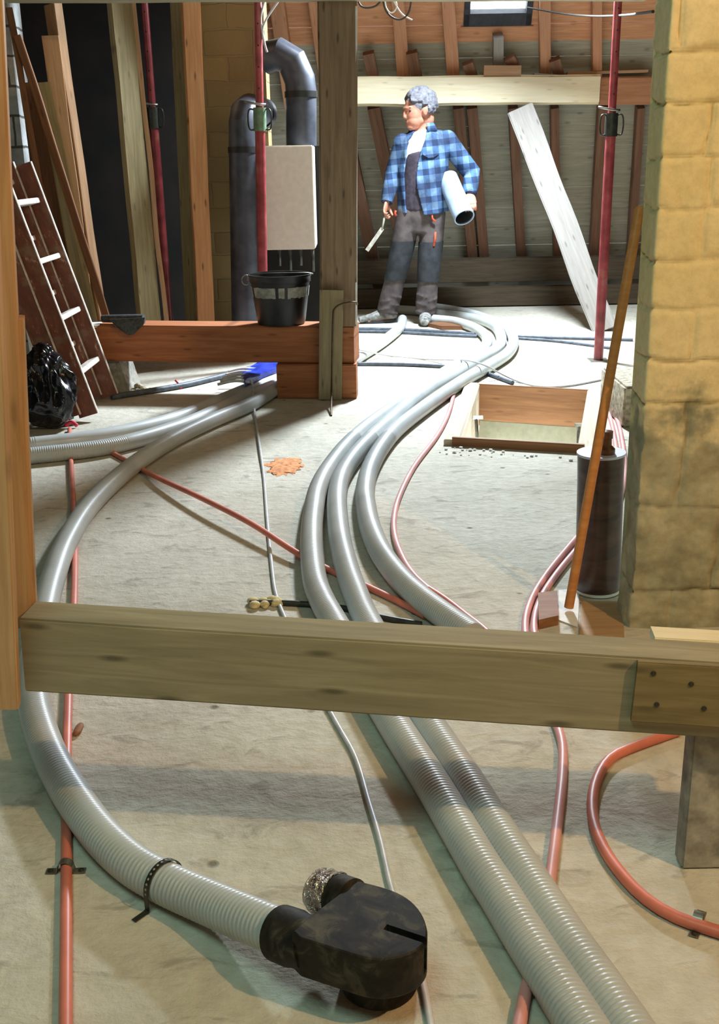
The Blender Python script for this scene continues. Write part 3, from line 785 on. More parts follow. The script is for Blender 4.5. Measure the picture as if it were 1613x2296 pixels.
# ladder
def ladder():
    fb = F(210, 944); fa = F(246, 899); top = G(23, 459, fb.y)
    d = Vector((top.x - fb.x, 0, top.z)).normalized(); nrm = Vector((0, -1, 0)); ac = d.cross(Vector((0, 1, 0))).normalized()
    if ac.x > 0: ac = -ac
    L = 1.34; ld = thing('ladder', fb, 'brown paint-spattered double ladder leaning to the left beside the crossbeam', 'ladder')
    y0, y1 = fb.y, fa.y
    for k, (yy, o_, l0) in enumerate(((y0, 0, 0), (y1, 0, 0), (y0 - .03, .085, -.0), (y1 - .03, .085, 0))):
        base = Vector((fb.x - .02, yy, 0.006)) + ac * o_; base.z = 0.03
        t_ = base + d * (L + (0 if k % 2 == 0 else -.08))
        s = board('stile', base, t_, 0.098, 0.024, 'ladder', n=(0, -1, 0), parent=ld, bev=0.003, wob=0.001)
        board('stile_edge', base - ac * .0485, t_ - ac * .0485, 0.005, 0.0245, 'ladder_edge', n=(0, -1, 0), parent=s, wob=0)
    for lvl, o_ in ((0, 0), (.12, .085)):
        for s in (.22, .50, .79, 1.08):
            c = Vector((fb.x - .02, 0, .02)) + d * (s + lvl) + ac * o_
            if s + lvl > L: continue
            board('rung', Vector((c.x, y0 + (.0 if o_ == 0 else -.03), c.z)), Vector((c.x, y1 - (.0 if o_ == 0 else .03), c.z)), 0.055, 0.026, 'ladder_edge', n=d, parent=ld, wob=0)
ladder()

# bin bag
def bag():
    c = F(112, 975); c = c + Vector((-.03, .12, 0))
    bm = bmesh.new(); bmesh.ops.create_icosphere(bm, subdivisions=6, radius=1)
    for v in bm.verts:
        p = v.co.copy(); z = (p.z + 1) / 2
        r_ = 0.17 * (1 - 0.55 * z ** 1.6)
        f_ = abs(noise.noise(p * 1.8)) * .07 + abs(noise.noise(p * 4)) * .022 + abs(noise.noise(Vector((p.x * 3, p.y * 3, z * 1.2)))) * .03
        q = Vector((p.x * (r_ + .03) , p.y * (r_ + .02), z * .43)); n = Vector((p.x, p.y, p.z * .3)); q -= n * f_
        if q.z < .004: q.z = .004
        v.co = c + q
    tag(obj('bin_bag', bm, 'bag', smooth=True), 'shiny black bin bag standing on the floor under the ladder', 'bag')
bag()
tag(board('foam_board', F(70, 905) + Vector((-.02, .35, 0)), G(66, 655, 5.98), .10, .02, 'paper', wob=0), 'white board standing behind the bin bag', 'board')
# concrete block and rubble under the crossbeam
cbp = F(262, 880)
bm = bx(-.125, .125, -.06, .12, 0, .19, .006)
for v in bm.verts:
    if v.co.z > .1 and v.co.x > 0: v.co.x -= .05
    
tag(obj('concrete_block', bm, 'concrete_block', None, Matrix.Translation(cbp + Vector((-.03, .05, 0))) @ Matrix.Rotation(R(-12), 4, 'Z')), 'grey wedge-cut concrete block on the floor beside the ladder', 'block')
bm = bmesh.new()
for i in range(90):
    a = random.uniform(0, 6.28); r_ = abs(random.gauss(0, .075)); s = random.uniform(.006, .018)
    ellipsoid(bm, cbp + Vector((.12 + r_ * math.cos(a), .02 + r_ * .5 * math.sin(a), s * .5 + max(0, .03 - r_ * .5))), (s, s * .8, s * .7), None, 1)
tag(obj('rubble', bm, 'rubble'), 'small heap of mortar crumbs at the foot of the grey concrete block', 'rubble', kind='stuff')

# ================================================================== BOILER AND FLUE
yB = 7.02
x0b, x1b = G(588, 440, yB).x, G(704, 440, yB).x; z0b, z1b = G(650, 560, yB).z, G(650, 326, yB).z
bo = thing('boiler', (x0b, yB, z0b), 'white wall-hung boiler cabinet behind the central post', 'boiler')
obj('cabinet', bx(x0b, x1b, yB, yB + .42, z0b, z1b, .006), 'boiler', bo)
obj('front_cover', bx(x0b + .004, x1b - .002, yB - .012, yB, z0b + .006, z1b - .006, .004), 'boiler', bo)
bk = obj('mounting_board', bx(x0b - .02, x1b + .06, yB + .42, yB + .46, .1, z1b), 'dark_void', bo)
for i, x in enumerate((.08, .15, .22, .30)):
    bm = bmesh.new(); px = Vector((x0b + x, yB + .22, z0b)); tube(bm, [px, px - Vector((0, 0, .12 + .04 * (i % 2)))], .011, 12); obj('connection_pipe', bm, 'dark_steel', bo, smooth=True)
def seg_pipe(name, pts, r_, label, bands=()):
    f_ = thing(name, pts[0], label, 'pipe')
    bm = bmesh.new(); tube(bm, pts, r_, 28); obj('pipe', bm, 'flue', f_, smooth=True, angle=25)
    for i, (p, d) in enumerate(bands):
        bm = bmesh.new(); p = Vector(p); d = Vector(d).normalized(); tube(bm, [p - d * .018, p + d * .018], r_ + .006, 28); obj('joint_band', bm, 'black', f_, smooth=True, angle=40)
    return f_
p_ = F(547, 722, 0); yv = 7.02
b0 = G(547, 720, yv); b0.z = 0.01
seg_pipe('flue_pipe', [b0, G(545, 330, yv), G(545, 275, yv), G(549, 252, yv + .03), G(560, 243, yv + .1), G(575, 246, yv + .2), G(592, 256, yv + .32)], .088,
         'tall dark flue pipe standing left of the boiler, bending over at the top', [(G(545, 336, yv), (0, 0, 1)), (G(590, 255, yv + .3), (.5, 1, -.1))])
yw = 7.22
seg_pipe('flue_pipe', [Vector((G(675, 300, yw).x, yw, z1b)), G(675, 205, yw), G(672, 178, yw), G(655, 138, yw), G(628, 122, yw), G(600, 130, yw + .05)], .098,
         'dark elbowed flue pipe rising from the top of the boiler', [(G(675, 212, yw), (0, 0, 1))])

# ================================================================== HOSES
def fl(pts, z): return [F(x, y, z) for x, y in pts]
A = [(973, 716), (1019, 721), (1059, 733), (1086, 749), (1093, 767), (1080, 786), (1049, 807), (1009, 829), (959, 862), (891, 909), (829, 954), (779, 999), (735, 1056), (712, 1103), (703, 1150), (699, 1195), (700, 1249), (708, 1308), (726, 1353), (748, 1392), (815, 1510), (889, 1632), (969, 1757), (1027, 1854), (1085, 1952), (1120, 2005), (1182, 2106), (1255, 2220), (1306, 2300), (1350, 2370)]
Bp = [(890, 694), (934, 697), (977, 703), (1039, 710), (1078, 718), (1110, 732), (1123, 751), (1123, 771), (1108, 787), (1068, 810), (1019, 840), (969, 869), (928, 898), (891, 931), (841, 976), (799, 1019), (772, 1058), (760, 1091), (756, 1133), (762, 1204), (780, 1279), (801, 1338), (824, 1392), (892, 1510), (966, 1632), (1045, 1750), (1107, 1852), (1170, 1950), (1218, 2025), (1275, 2112), (1352, 2222), (1405, 2300), (1450, 2370)]
Cp = [(940, 686), (979, 690), (1019, 696), (1059, 704), (1098, 717), (1134, 733), (1149, 753), (1151, 772), (1136, 795), (1098, 820), (1049, 848), (1003, 878), (948, 917), (891, 962), (854, 1006), (829, 1054), (819, 1103), (822, 1140), (832, 1186), (857, 1243), (902, 1302), (952, 1347), (1012, 1391), (1060, 1425)]
duct('hose', fl(A, RD), 'grey ribbed hose, inner one of three curving past the man, left of the bottom pair', 'ribbed ventilation hoses')
duct('hose', fl(Bp, RD), 'grey ribbed hose, middle one of three curving past the man, right of the bottom pair', 'ribbed ventilation hoses')
duct('hose', fl(Cp, RD), 'grey ribbed hose, outer right one of the three, ending behind the foreground beam', 'ribbed ventilation hoses')
Fp = [(960, 690), (925, 700), (905, 716), (898, 735), (870, 760), (830, 785), (780, 812), (700, 850), (630, 886), (560, 910), (470, 944), (380, 990), (290, 1050), (205, 1130), (150, 1215), (118, 1300), (98, 1380), (72, 1480), (66, 1560), (88, 1640), (130, 1730), (205, 1845), (285, 1925), (365, 1975), (470, 2035)]
Fw = fl([(903, 716), (898, 733), (870, 758), (830, 785), (780, 812), (720, 826), (660, 846), (610, 878), (555, 910), (470, 946), (380, 990), (290, 1050), (205, 1130), (150, 1215), (118, 1300), (98, 1380), (78, 1480), (76, 1570), (95, 1650), (135, 1740), (208, 1850), (287, 1930), (367, 1978)], RD)
Fw += [F(470, 2024, .045), F(560, 2062, .065), F(640, 2094, .08)]
duct('hose', Fw, 'grey ribbed hose looping along the left and plugged into the black plenum box', 'ribbed ventilation hoses')
E1 = [(690, 835), (630, 848), (560, 872), (480, 905), (380, 944), (230, 978), (70, 998), (-60, 1010)]
E2 = [(700, 830), (640, 856), (560, 888), (490, 920), (400, 958), (250, 1000), (70, 1022), (-60, 1034)]
duct('hose', fl(E1, RD), 'grey ribbed hose at the left, farther one of the pair running behind the left post', 'ribbed ventilation hoses')
duct('hose', fl(E2, RD), 'grey ribbed hose at the left, nearer one of the pair running behind the left post', 'ribbed ventilation hoses')

# hose strap
def strap():
    i = F(367, 1978, RD); d = (F(470, 2024, .045) - F(285, 1928, RD)).normalized(); s_ = d.cross(Vector((0, 0, 1))).normalized()
    st = thing('hose_strap', i - Vector((0, 0, RD)), 'perforated steel strap holding down the hose left of the black plenum box', 'strap')
    bm = bmesh.new(); prof = []
    if s_.y > 0: s_ = -s_
    for k in range(15):
        a = math.pi * k / 14; prof.append(s_ * (-(RD + .003) * math.cos(a)) + Vector((0, 0, (RD + .003) * math.sin(a))))
    prof = [s_ * -(RD + .003) - Vector((0, 0, RD - .001))] + prof + [s_ * (RD + .003) - Vector((0, 0, RD * .9)), s_ * (RD + .008) - Vector((0, 0, RD - .002)), s_ * (RD + .034) - Vector((0, 0, RD - .002))]
    prof = [p * 1 for p in prof]
    vs = [[bm.verts.new(i + p + d * w_) for w_ in (-.0055, .0055)] for p in prof]
    for a, c in zip(vs, vs[1:]): bm.faces.new((a[0], a[1], c[1], c[0]))
    o = obj('strap_band', bm, 'dark_steel', st); sm = o.modifiers.new('s', 'SOLIDIFY'); sm.thickness = .0012
    for k in range(2, 16, 1):
        p = prof[k]; n = Vector(p).normalized(); bm = bmesh.new(); lathe(bm, [(0.0022, 0), (0.0022, 0.0006)], 10)
        obj('strap_hole', bm, 'concrete_block', o, Matrix.Translation(i + p * 1.02) @ n.to_track_quat('Z', 'Y').to_matrix().to_4x4())
strap()

# ================================================================== PLENUM BOX
def plenum():
    zt_, zb_ = .135, .062
    out = [(803, 1973), (868, 1990), (910, 2008), (940, 2036), (957, 2070), (960, 2098), (948, 2122), (918, 2140), (875, 2151), (828, 2150), (780, 2136), (668, 2101), (655, 2088), (688, 2058), (777, 1990)]
    top = [F(x, y, zt_) for x, y in out]
    c = sum(top, Vector()) / len(top)
    pb = thing('plenum_box', (c.x, c.y, 0), 'black plastic plenum box with a foil-covered port, in the foreground on the floor', 'duct fitting')
    # smooth the round end
    t2 = spline(top[0:12], .01); ring = t2 + top[12:]
    bm = bmesh.new(); n = len(ring)
    def lay(z, k):
        return [bm.verts.new(Vector((c.x + (p.x - c.x) * k, c.y + (p.y - c.y) * k, z))) for p in ring]
    L = [lay(zb_, .97), lay(zb_ + .004, .995), lay(zt_ - .006, 1.0), lay(zt_ - .002, .99), lay(zt_, .965)]
    for a, b_ in zip(L, L[1:]):
        for k in range(n): bm.faces.new((a[k], a[(k + 1) % n], b_[(k + 1) % n], b_[k]))
    bm.faces.new(L[0][::-1]); bm.faces.new(L[-1])
    bmesh.ops.recalc_face_normals(bm, faces=bm.faces)
    body = obj('box_body', bm, 'plenum', pb, smooth=True, angle=35)
    # groove on the lid, running to the round edge
    a, b_ = F(864, 2078, zt_), F(960, 2110, zt_); d = (b_ - a).normalized()
    cut = board('cutter', a, b_ + d * .03, .013, .036, None, n=(0, 0, 1), wob=0, bev=.001)
    cut2 = board('cutter', b_ - d * .012 + Vector((0, 0, .004)), b_ - d * .012 - Vector((0, 0, .058)), .013, .05, None, n=d, wob=0, bev=.001)
    cut2.matrix_basis = Matrix.Translation(d * .022) @ cut2.matrix_basis
    for k_, cc in enumerate((cut, cut2)):
        md = body.modifiers.new('c%d' % k_, 'BOOLEAN'); md.operation = 'DIFFERENCE'; md.object = cc; md.solver = 'EXACT'
    bpy.context.view_layer.update()
    dg = bpy.context.evaluated_depsgraph_get(); nm = bpy.data.meshes.new_from_object(body.evaluated_get(dg)); nm.set_sharp_from_angle(angle=R(30))
    body.modifiers.clear(); body.data = nm
    for cc in (cut, cut2): bpy.data.objects.remove(cc)
    # round spout below
    sc = F(850, 2125, .07); bm = bmesh.new()
    lathe(bm, [(.050, .0), (.060, .004), (.062, .03), (.058, .034), (.058, .066)], 40, (sc.x, sc.y, 0)); obj('spout', bm, 'plenum', pb, smooth=True, angle=40)
    # ports
    ax = (F(640, 2094, .08) - F(700, 2116, .095)).normalized(); pc = F(672, 2108, .088)
    bm = bmesh.new(); tube(bm, [pc - ax * .03, pc + ax * .008, pc + ax * .012, pc + ax * .045], [.040, .042, .044, .0435], 32)
    obj('hose_port', bm, 'plenum', pb, smooth=True, angle=40)
    pc2 = F(762, 2012, .10)
    bm = bmesh.new(); tube(bm, [pc2 - ax * .03, pc2 + ax * .012], [.036, .037], 32); obj('spare_port', bm, 'plenum', pb, smooth=True, angle=40)
    bm = bmesh.new(); pts = [pc2 + ax * (.004 + .0065 * k) for k in range(8)]; rings = tube(bm, pts, [.038, .0385, .037, .0385, .0375, .039, .0375, .036], 40)
    for v in bm.verts: v.co += Vector((noise.noise(v.co * 80), noise.noise(v.co * 80 + Vector((5, 0, 0))), noise.noise(v.co * 80 + Vector((0, 5, 0))))) * .003
    o = obj('foil_cover', bm, 'foil', pb); o['label'] = 'crumpled shiny foil cover'
plenum()

# ================================================================== CONDUITS AND CABLES
def fz(pts): return [F(x, y, z) for x, y, z in pts]
rc = .0105
pipe('conduit', fl([(156, 962), (160, 1050), (167, 1200), (166, 1350), (156, 1480), (152, 1600), (150, 1700), (149, 1900), (148, 2100), (147, 2330)], rc), rc, 'pipe_red', 'straight orange-pink conduit running down the left side to the bottom edge', 'conduit', 'plastic conduits on the floor')
pipe('conduit', fz([(225, 1000, .011), (300, 1042, .011), (360, 1074, .03), (450, 1116, .045), (560, 1172, .045), (660, 1236, .03), (735, 1276, .012), (820, 1314, .011), (900, 1352, .011), (955, 1382, .011)]), rc, 'pipe_red', 'red conduit running diagonally from the left hoses to under the three hoses', 'conduit', 'plastic conduits on the floor')
pipe('conduit', fl([(1018, 885), (1005, 930), (980, 978), (930, 1045), (897, 1110), (884, 1160), (886, 1205), (905, 1255), (930, 1292), (962, 1322)], rc), rc, 'pipe_pink', 'pink conduit curving on the right of the three hoses', 'conduit', 'plastic conduits on the floor')
pipe('conduit', fl([(955, 1316), (1000, 1345), (1045, 1380), (1100, 1425), (1200, 1540)], rc), rc, 'pipe_red', 'red conduit piece continuing from the pink one to behind the foreground beam', 'conduit', 'plastic conduits on the floor')
pipe('conduit', fl([(1350, 905), (1368, 935), (1380, 990), (1385, 1050), (1372, 1110), (1330, 1165), (1280, 1222), (1225, 1290), (1190, 1350), (1178, 1410), (1195, 1500), (1235, 1590), (1260, 1660), (1262, 1730), (1252, 1830), (1240, 1930), (1225, 2040), (1200, 2150), (1178, 2230), (1160, 2330)], rc), rc, 'pipe_pink', 'pink conduit passing behind the dark cylinder and under the hoses to the bottom edge', 'conduit', 'plastic conduits on the floor')
pipe('conduit', fl([(1362, 900), (1384, 940), (1396, 990), (1402, 1050), (1392, 1110), (1352, 1168), (1300, 1225), (1245, 1292), (1210, 1350), (1198, 1410), (1230, 1500), (1330, 1600), (1430, 1668)][:10] + [(1215, 1480)], rc), rc, 'pipe_pink', 'pink conduit nearest the small wood block, right one of its pair', 'conduit', 'plastic conduits on the floor')
pipe('conduit', fl([(1520, 1640), (1430, 1672), (1370, 1700), (1338, 1750), (1328, 1810), (1340, 1870), (1375, 1935), (1440, 2008), (1520, 2058), (1640, 2098)], rc), rc * 1.05, 'pipe_red', 'orange conduit making a C-shaped bend at the lower right', 'conduit', 'plastic conduits on the floor')
def clip(px, py, ang, label):
    c = F(px, py, 0); cl = thing('pipe_clip', c, label, 'clip')
    m = Matrix.Translation(c) @ Matrix.Rotation(ang, 4, 'Z'); bm = bmesh.new()
    pr = [(-.036, .002), (-.016, .002)] + [(-.0135 * math.cos(a), .0105 + .0135 * math.sin(a)) for a in [math.pi * k / 10 for k in range(11)]] + [(.016, .002), (.036, .002)]
    vs = [[bm.verts.new((x, w_, z)) for w_ in (-.008, .008)] for x, z in pr]
    for a, b_ in zip(vs, vs[1:]): bm.faces.new((a[0], a[1], b_[1], b_[0]))
    o = obj('clip_band', bm, 'steel', cl, m); o.modifiers.new('s', 'SOLIDIFY').thickness = .0012
    for s in (-.028, .028):
        bm = bmesh.new(); lathe(bm, [(.005, .0025), (.005, .005), (.002, .006)], 12); obj('screw', bm, 'dark_steel', cl, m @ Matrix.Translation((s, 0, 0)))
clip(148, 1955, 0, 'small steel clip over the straight conduit at the left')
clip(1565, 2074, R(62), 'small steel clip over the orange C-shaped conduit at the right edge')
wc = [(565, 852, .155), (568, 885, .06), (572, 930, .012), (584, 1010, .012), (592, 1070, .006), (600, 1170, .006), (610, 1270, .006), (620, 1335, .006), (650, 1410, .006), (700, 1520, .006), (757, 1625, .006), (798, 1700, .006), (828, 1800, .006), (852, 1880, .006), (876, 1985, .006), (905, 2080, .006), (945, 2190, .006), (972, 2330, .006)]
pipe('cable', fz(wc), .0058, 'cable_white', 'white cable running from the left hoses down under the beam and plenum box', 'cable')
pipe('cable', fz([(805, 784, .09), (870, 797, .01), (950, 805, .006), (1010, 807, .04), (1047, 808, .085), (1085, 818, .09), (1120, 836, .04), (1165, 856, .006), (1215, 867, .006), (1275, 865, .006), (1352, 851, .006)]), .0055, 'cable_white', 'thin white cable draped over the three hoses towards the broom handle', 'cable')
for pts, r_, lab in (([(800, 737), (900, 739), (1000, 744), (1075, 750)], .012, 'dark grey cable crossing the floor at the man\'s feet, farther one'),
                  ([(800, 743), (870, 744), (930, 747), (1000, 751), (1070, 754)], .012, 'grey cable crossing the floor at the man\'s feet, nearer one'),
                  ([(1155, 754), (1280, 758), (1420, 762)], .011, 'dark cable on the far floor right of the hoses'),
                  ([(1155, 758), (1250, 765), (1370, 780)], .010, 'dark cable on the far floor slanting to the right prop'),
                  ([(795, 816), (900, 817), (1010, 822)], .012, 'dark cable from the central post foot to under the hoses'),
                  ([(1095, 838), (1150, 858)], .012, 'short dark cable end between the hoses and the floor hatch'),
                  ([(250, 890), (400, 866), (480, 848), (540, 832), (620, 812), (720, 800)], .017, 'thick grey cable lying behind the left hoses'),
                  ([(240, 795), (330, 800), (500, 803), (620, 806)], .012, 'grey cable lying on the floor behind the crossbeam')):
    pipe('cable', fl(pts, r_), r_, 'cable_grey', lab, 'cable', step=.05)
pipe('iron_rod', fl([(560, 1352), (640, 1352), (760, 1362), (860, 1385), (945, 1400)], .009), .009, 'dark_steel', 'dark rod lying under the hoses just behind the foreground beam', 'rod')
# overhead cables
pipe('overhead_cable', [G(1184, 17, 8.6), G(1260, 30, 8.2), G(1330, 36, 7.5), G(1400, 34, 6.5), G(1465, 26, 4.4)], .006, 'cable_black', 'black cable hanging from the skylight towards the block wall', 'cable')
for pts, mat, lab in (([(800, -30), (806, 10), (825, 18), (850, 8), (862, -30)], 'cable_black', 'black cable loop beside the top of the central post'),
                 ([(858, -30), (862, 15), (878, 38), (900, 44), (918, 25), (926, -30)], 'cable_black', 'large black cable loop hanging from the top, right of the central post'),
                 ([(862, -30), (866, 18), (880, 30), (892, 12), (880, -5), (900, 30), (925, 45)], 'cable_white', 'thin white wire tangle hanging from the top, right of the central post')):
    pipe('hanging_wire', [G(x, y, YC + .35) for x, y in pts], .005 if mat == 'cable_black' else .0035, mat, lab, 'wire', step=.01)
pipe('hanging_wire', [G(600, -20, 6.7), G(585, 40, 6.7), G(592, 90, 6.7), G(600, 120, 6.7), G(590, 60, 6.7), G(640, -20, 6.7)], .006, 'cable_white', 'pale wire hanging beside the top of the middle red prop', 'wire', step=.02)

# ================================================================== FLOOR HATCH
def hatch():
    bl_, br, fr_, fl_ = hb
    ht = thing('floor_hatch', (bl_ + fr_) / 2, 'open floor hatch with orange timber lining and pale lid, left of the broom handle', 'hatch')
    up_ = Vector((0, 0, .028))
    board('hatch_lining', bl_ - Vector((0, -.0, .10)), br - Vector((0, 0, .10)), .24, .022, 'wood_trim', n=(0, -1, 0), parent=ht, wob=0).name = 'back_lining'
    for a, c in ((bl_, fl_), (br, fr_)):
        board('side_lining', a - Vector((0, 0, .10)), c - Vector((0, 0, .10)), .24, .02, 'pale_trim', n=(1, 0, 0), parent=ht, wob=0)
        o_ = Vector((-.035 if a is bl_ else .035, 0, .012))
        board('side_rail', a + o_, c + o_, .07, .03, 'pale_trim', n=(0, 0, 1), parent=ht, wob=.001)
    board('front_rail', fl_ + Vector((-.03, -.0, .012)), fr_ + Vector((.02, -.0, .012)), .055, .022, 'wood_trim', n=(0, -1, 0), parent=ht, wob=.001)
    board('front_trim', fl_ + Vector((-.03, .012, .034)), fr_ + Vector((.02, .012, .034)), .008, .02, 'pale_trim', n=(0, -1, 0), parent=ht, wob=0)
    board('back_trim', bl_ + Vector((-.03, .02, .004)), br + Vector((.03, .02, .004)), .04, .01, 'pale_trim', n=(0, 0, 1), parent=ht, wob=0)
    # lid hanging below
    a, c = bl_.lerp(fl_, .25) - Vector((-.02, 0, .33)), br.lerp(fr_, .25) - Vector((.02, 0, .33))
    o = board('hatch_lid', a, c, .42, .03, 'putty', n=(0, -1, .35), parent=ht, wob=0); o['label'] = 'pale beige hatch lid hanging below'
    for a, s in ((bl_.lerp(fl_, .45), 1), (br.lerp(fr_, .45), -1)):
        p = a + Vector((s * .03, 0, -.04)); bm = bmesh.new(); tube(bm, [p, p + Vector((s * .01, -.05, -.22))], .009, 12); g_ = obj('gas_strut', bm, 'steel', ht, smooth=True)
        bm = bmesh.new(); box_bm(bm, -.02, .035, -.01, .01, -.008, .008); obj('hinge', bm, 'steel', g_, Matrix.Translation(p))
hatch()
bm = bmesh.new()
for i in range(34):
    q = hb[3].lerp(hb[2], random.random() ** 2) + Vector((random.uniform(-.10, .02), random.uniform(-.16, -.04), 0)); s = random.uniform(.003, .011)
    ellipsoid(bm, q + Vector((0, 0, s * .5)), (s, s, s * .6), None, 1)
tag(obj('plaster_crumbs', bm, 'paper'), 'white plaster crumbs along the front edge of the floor hatch', 'rubble', kind='stuff')

# ================================================================== RIGHT SIDE THINGS
# cylinder with pale lid and amber cap
def drum():
    c = F(1340, 1325); r_ = .066; hgt = .425
    d = thing('drum', c, 'tall dark brown glossy cylinder with a pale lid, standing beside the block wall', 'cylinder')
    top = G(1349, 1014, c.y) ; ax = Vector((top.x - c.x, 0, hgt)).normalized()
    bm = bmesh.new(); pts = [c + ax * s for s in (.004, .05, .2, .35, hgt)]; tube(bm, pts, [r_ * .97, r_, r_, r_, r_ * 1.02], 40); b_ = obj('sleeve', bm, 'drum', d, smooth=True, angle=50)
    bm = bmesh.new(); tube(bm, [c + ax * (hgt - .002), c + ax * (hgt + .005)], r_ * 1.05, 40); obj('lid', bm, 'lilac', d, smooth=True, angle=50)
    e = c + ax * (hgt + .005) + Vector((.01, -.02, 0)); bm = bmesh.new()
    lathe(bm, [(.024, 0), (.024, .015), (.014, .025), (.013, .045), (.016, .046), (.016, .066), (.008, .068)], 24, e); obj('cap', bm, 'bottle', d, smooth=True, angle=40)
    bm = bmesh.new(); tube(bm, [c + ax * .004, c + ax * .012], r_ * 1.01, 40); obj('base_rim', bm, 'paper', d, smooth=True, angle=50)
drum()
# broom handle
hb0, hb1 = F(1276, 1362, .014), G(1436, 462, 2.86)
bm = bmesh.new(); ax = (hb1 - hb0).normalized(); LL = (hb1 - hb0).length
tube(bm, [hb0, hb0 + ax * .3, hb0 + ax * (LL - .01), hb1 - ax * .004, hb1], [.0135, .0135, .0130, .010, .005], 20)
tag(obj('broom_handle', bm, 'handle', smooth=True, angle=50), 'long orange wooden broom handle leaning against the block wall', 'handle')
# plywood scrap, block, card, plaster stub
def slab(name, pts, z0, z1, mat, label, cat):
    bm = bmesh.new(); lo = [bm.verts.new(F(x, y, 0) + Vector((0, 0, z0))) for x, y in pts]; hi = [bm.verts.new(F(x, y, 0) + Vector((0, 0, z1))) for x, y in pts]
    n = len(pts); bm.faces.new(lo); bm.faces.new(hi[::-1])
    for k in range(n): bm.faces.new((lo[k], hi[k], hi[(k + 1) % n], lo[(k + 1) % n]))
    bmesh.ops.recalc_face_normals(bm, faces=bm.faces)
    return tag(obj(name, bm, mat), label, cat)
slab('timber_block', [(1206, 1350), (1249, 1345), (1252, 1402), (1208, 1412)], .001, .03, 'wood_trim', 'small orange-brown wood block beside the pink conduits, behind the beam', 'block')
slab('card_scrap', [(1253, 1325), (1300, 1322), (1296, 1408), (1252, 1392)], .001, .004, 'paper', 'white card scrap on the floor at the foot of the broom handle', 'card')
slab('plywood_scrap', [(1303, 1352), (1396, 1352), (1400, 1432), (1300, 1428)], .001, .006, 'ply', 'brown plywood scrap on the floor in front of the dark cylinder', 'board')
sb = F(1396, 960); tag(obj('masonry_stub', bx(sb.x, sb.x + .2, sb.y, sb.y + .5, 0, .20, .01), 'rubble'), 'low brown masonry stub behind the block wall', 'block')
# blue sleeve and white strips lying on the left hoses
bm = bmesh.new(); z_ = .10
up_pts = [(540, 838), (585, 812), (622, 808), (624, 826), (590, 838), (548, 858)]
P = [F(x, y, z_) for x, y in up_pts]; vs = [bm.verts.new(p + Vector((0, 0, .012 * (i % 2)))) for i, p in enumerate(P)]; vd = [bm.verts.new(p - Vector((0, 0, .02))) for p in P]
bm.faces.new(vs); bm.faces.new(vd[::-1])
for k in range(6): bm.faces.new((vs[k], vd[k], vd[(k + 1) % 6], vs[(k + 1) % 6]))
bmesh.ops.subdivide_edges(bm, edges=bm.edges[:], cuts=4, use_grid_fill=True)
for v in bm.verts: v.co.z += noise.noise(v.co * 25) * .012
bmesh.ops.recalc_face_normals(bm, faces=bm.faces)
tag(obj('blue_sleeve', bm, 'blue', smooth=True, angle=40), 'crumpled bright blue plastic sleeve on the left hoses by the support block', 'sleeve')
for k in range(5):
    a = F(488 + k * 6, 862 - k * 7, .09); c = F(560 + k * 4, 856 - k * 7, .10)
    bm = bmesh.new(); tube(bm, spline([a, a.lerp(c, .5) + Vector((0, 0, .012)), c], .01), .008, 8)
    tag(obj('cable_tie_strip', bm, 'white', smooth=True), 'white plastic strip in the bundle beside the blue sleeve', 'strip', 'white strips beside the blue sleeve')
# pink clip
bm = bmesh.new(); c = F(400, 872, 0); tube(bm, spline([c + Vector((-.03, 0, .006)), c + Vector((.02, -.01, .006)), c + Vector((.012, 0, .02)), c + Vector((-.015, .01, .05))], .006), .007, 8)
tag(obj('plastic_clip', bm, 'pinkclip', smooth=True), 'small bright pink plastic clip on the floor right of the ladder', 'clip')
bm = bmesh.new(); c = F(160, 960, 0); tube(bm, spline([c + Vector((-.03, 0, .012)), c + Vector((0, .01, .03)), c + Vector((.03, 0, .012))], .006), .01, 8)
tag(obj('plastic_clip', bm, 'pinkclip', smooth=True), 'small pink plastic piece at the foot of the ladder', 'clip')
# foam lumps, brick dust
bm = bmesh.new(); c = F(597, 1355)
for i in range(26):
    a = random.uniform(0, 6.28); r_ = random.uniform(0, .05); s = random.uniform(.008, .018)
    ellipsoid(bm, c + Vector((r_ * math.cos(a), r_ * .7 * math.sin(a), s * .5)), (s, s, s * .7), None, 2)
tag(obj('foam_crumbs', bm, 'foam', smooth=True), 'cream foam crumbs behind the foreground beam beside the white cable', 'rubble', kind='stuff')
bm = bmesh.new(); c = F(640, 1046); rows = []
for i in range(13):
    r_ = i / 12; row = []
    for k in range(40):
        a = 2 * math.pi * k / 40; e = 1 + .35 * noise.noise(Vector((math.cos(a) * 2, math.sin(a) * 2, 1))) + .22 * random.uniform(-1, 1) * (r_ > .9)
        p = c + Vector((.078 * r_ * e * math.cos(a), .13 * r_ * e * math.sin(a), 0)); h_ = (1 - r_ ** 2) * .006 + noise.noise(p * 60) * .003 * (1 - r_)
        row.append(bm.verts.new((p.x, p.y, max(.0025 if r_ < 1 else .0008, h_))))
    rows.append(row)
for a, b_ in zip(rows, rows[1:]):
    for k in range(40): bm.faces.new((a[k], b_[k], b_[(k + 1) % 40], a[(k + 1) % 40]))
bmesh.ops.remove_doubles(bm, verts=bm.verts[:], dist=1e-5)
tag(obj('brick_dust', bm, 'dust', smooth=True), 'patch of orange brick dust on the floor left of the three hoses', 'dust', kind='stuff')
bm = bmesh.new(); c = F(165, 1640); ellipsoid(bm, c + Vector((.012, 0, .006)), (.01, .03, .006), None, 2)
tag(obj('wood_chip', bm, 'wood_trim', smooth=True), 'small orange wood chip beside the straight conduit near the beam', 'chip')
slab('wood_plank', [(1010, 726), (1060, 740), (990, 740), (960, 733)], .001, .03, 'board_brown', 'brown board lying behind the man\'s front foot', 'board')

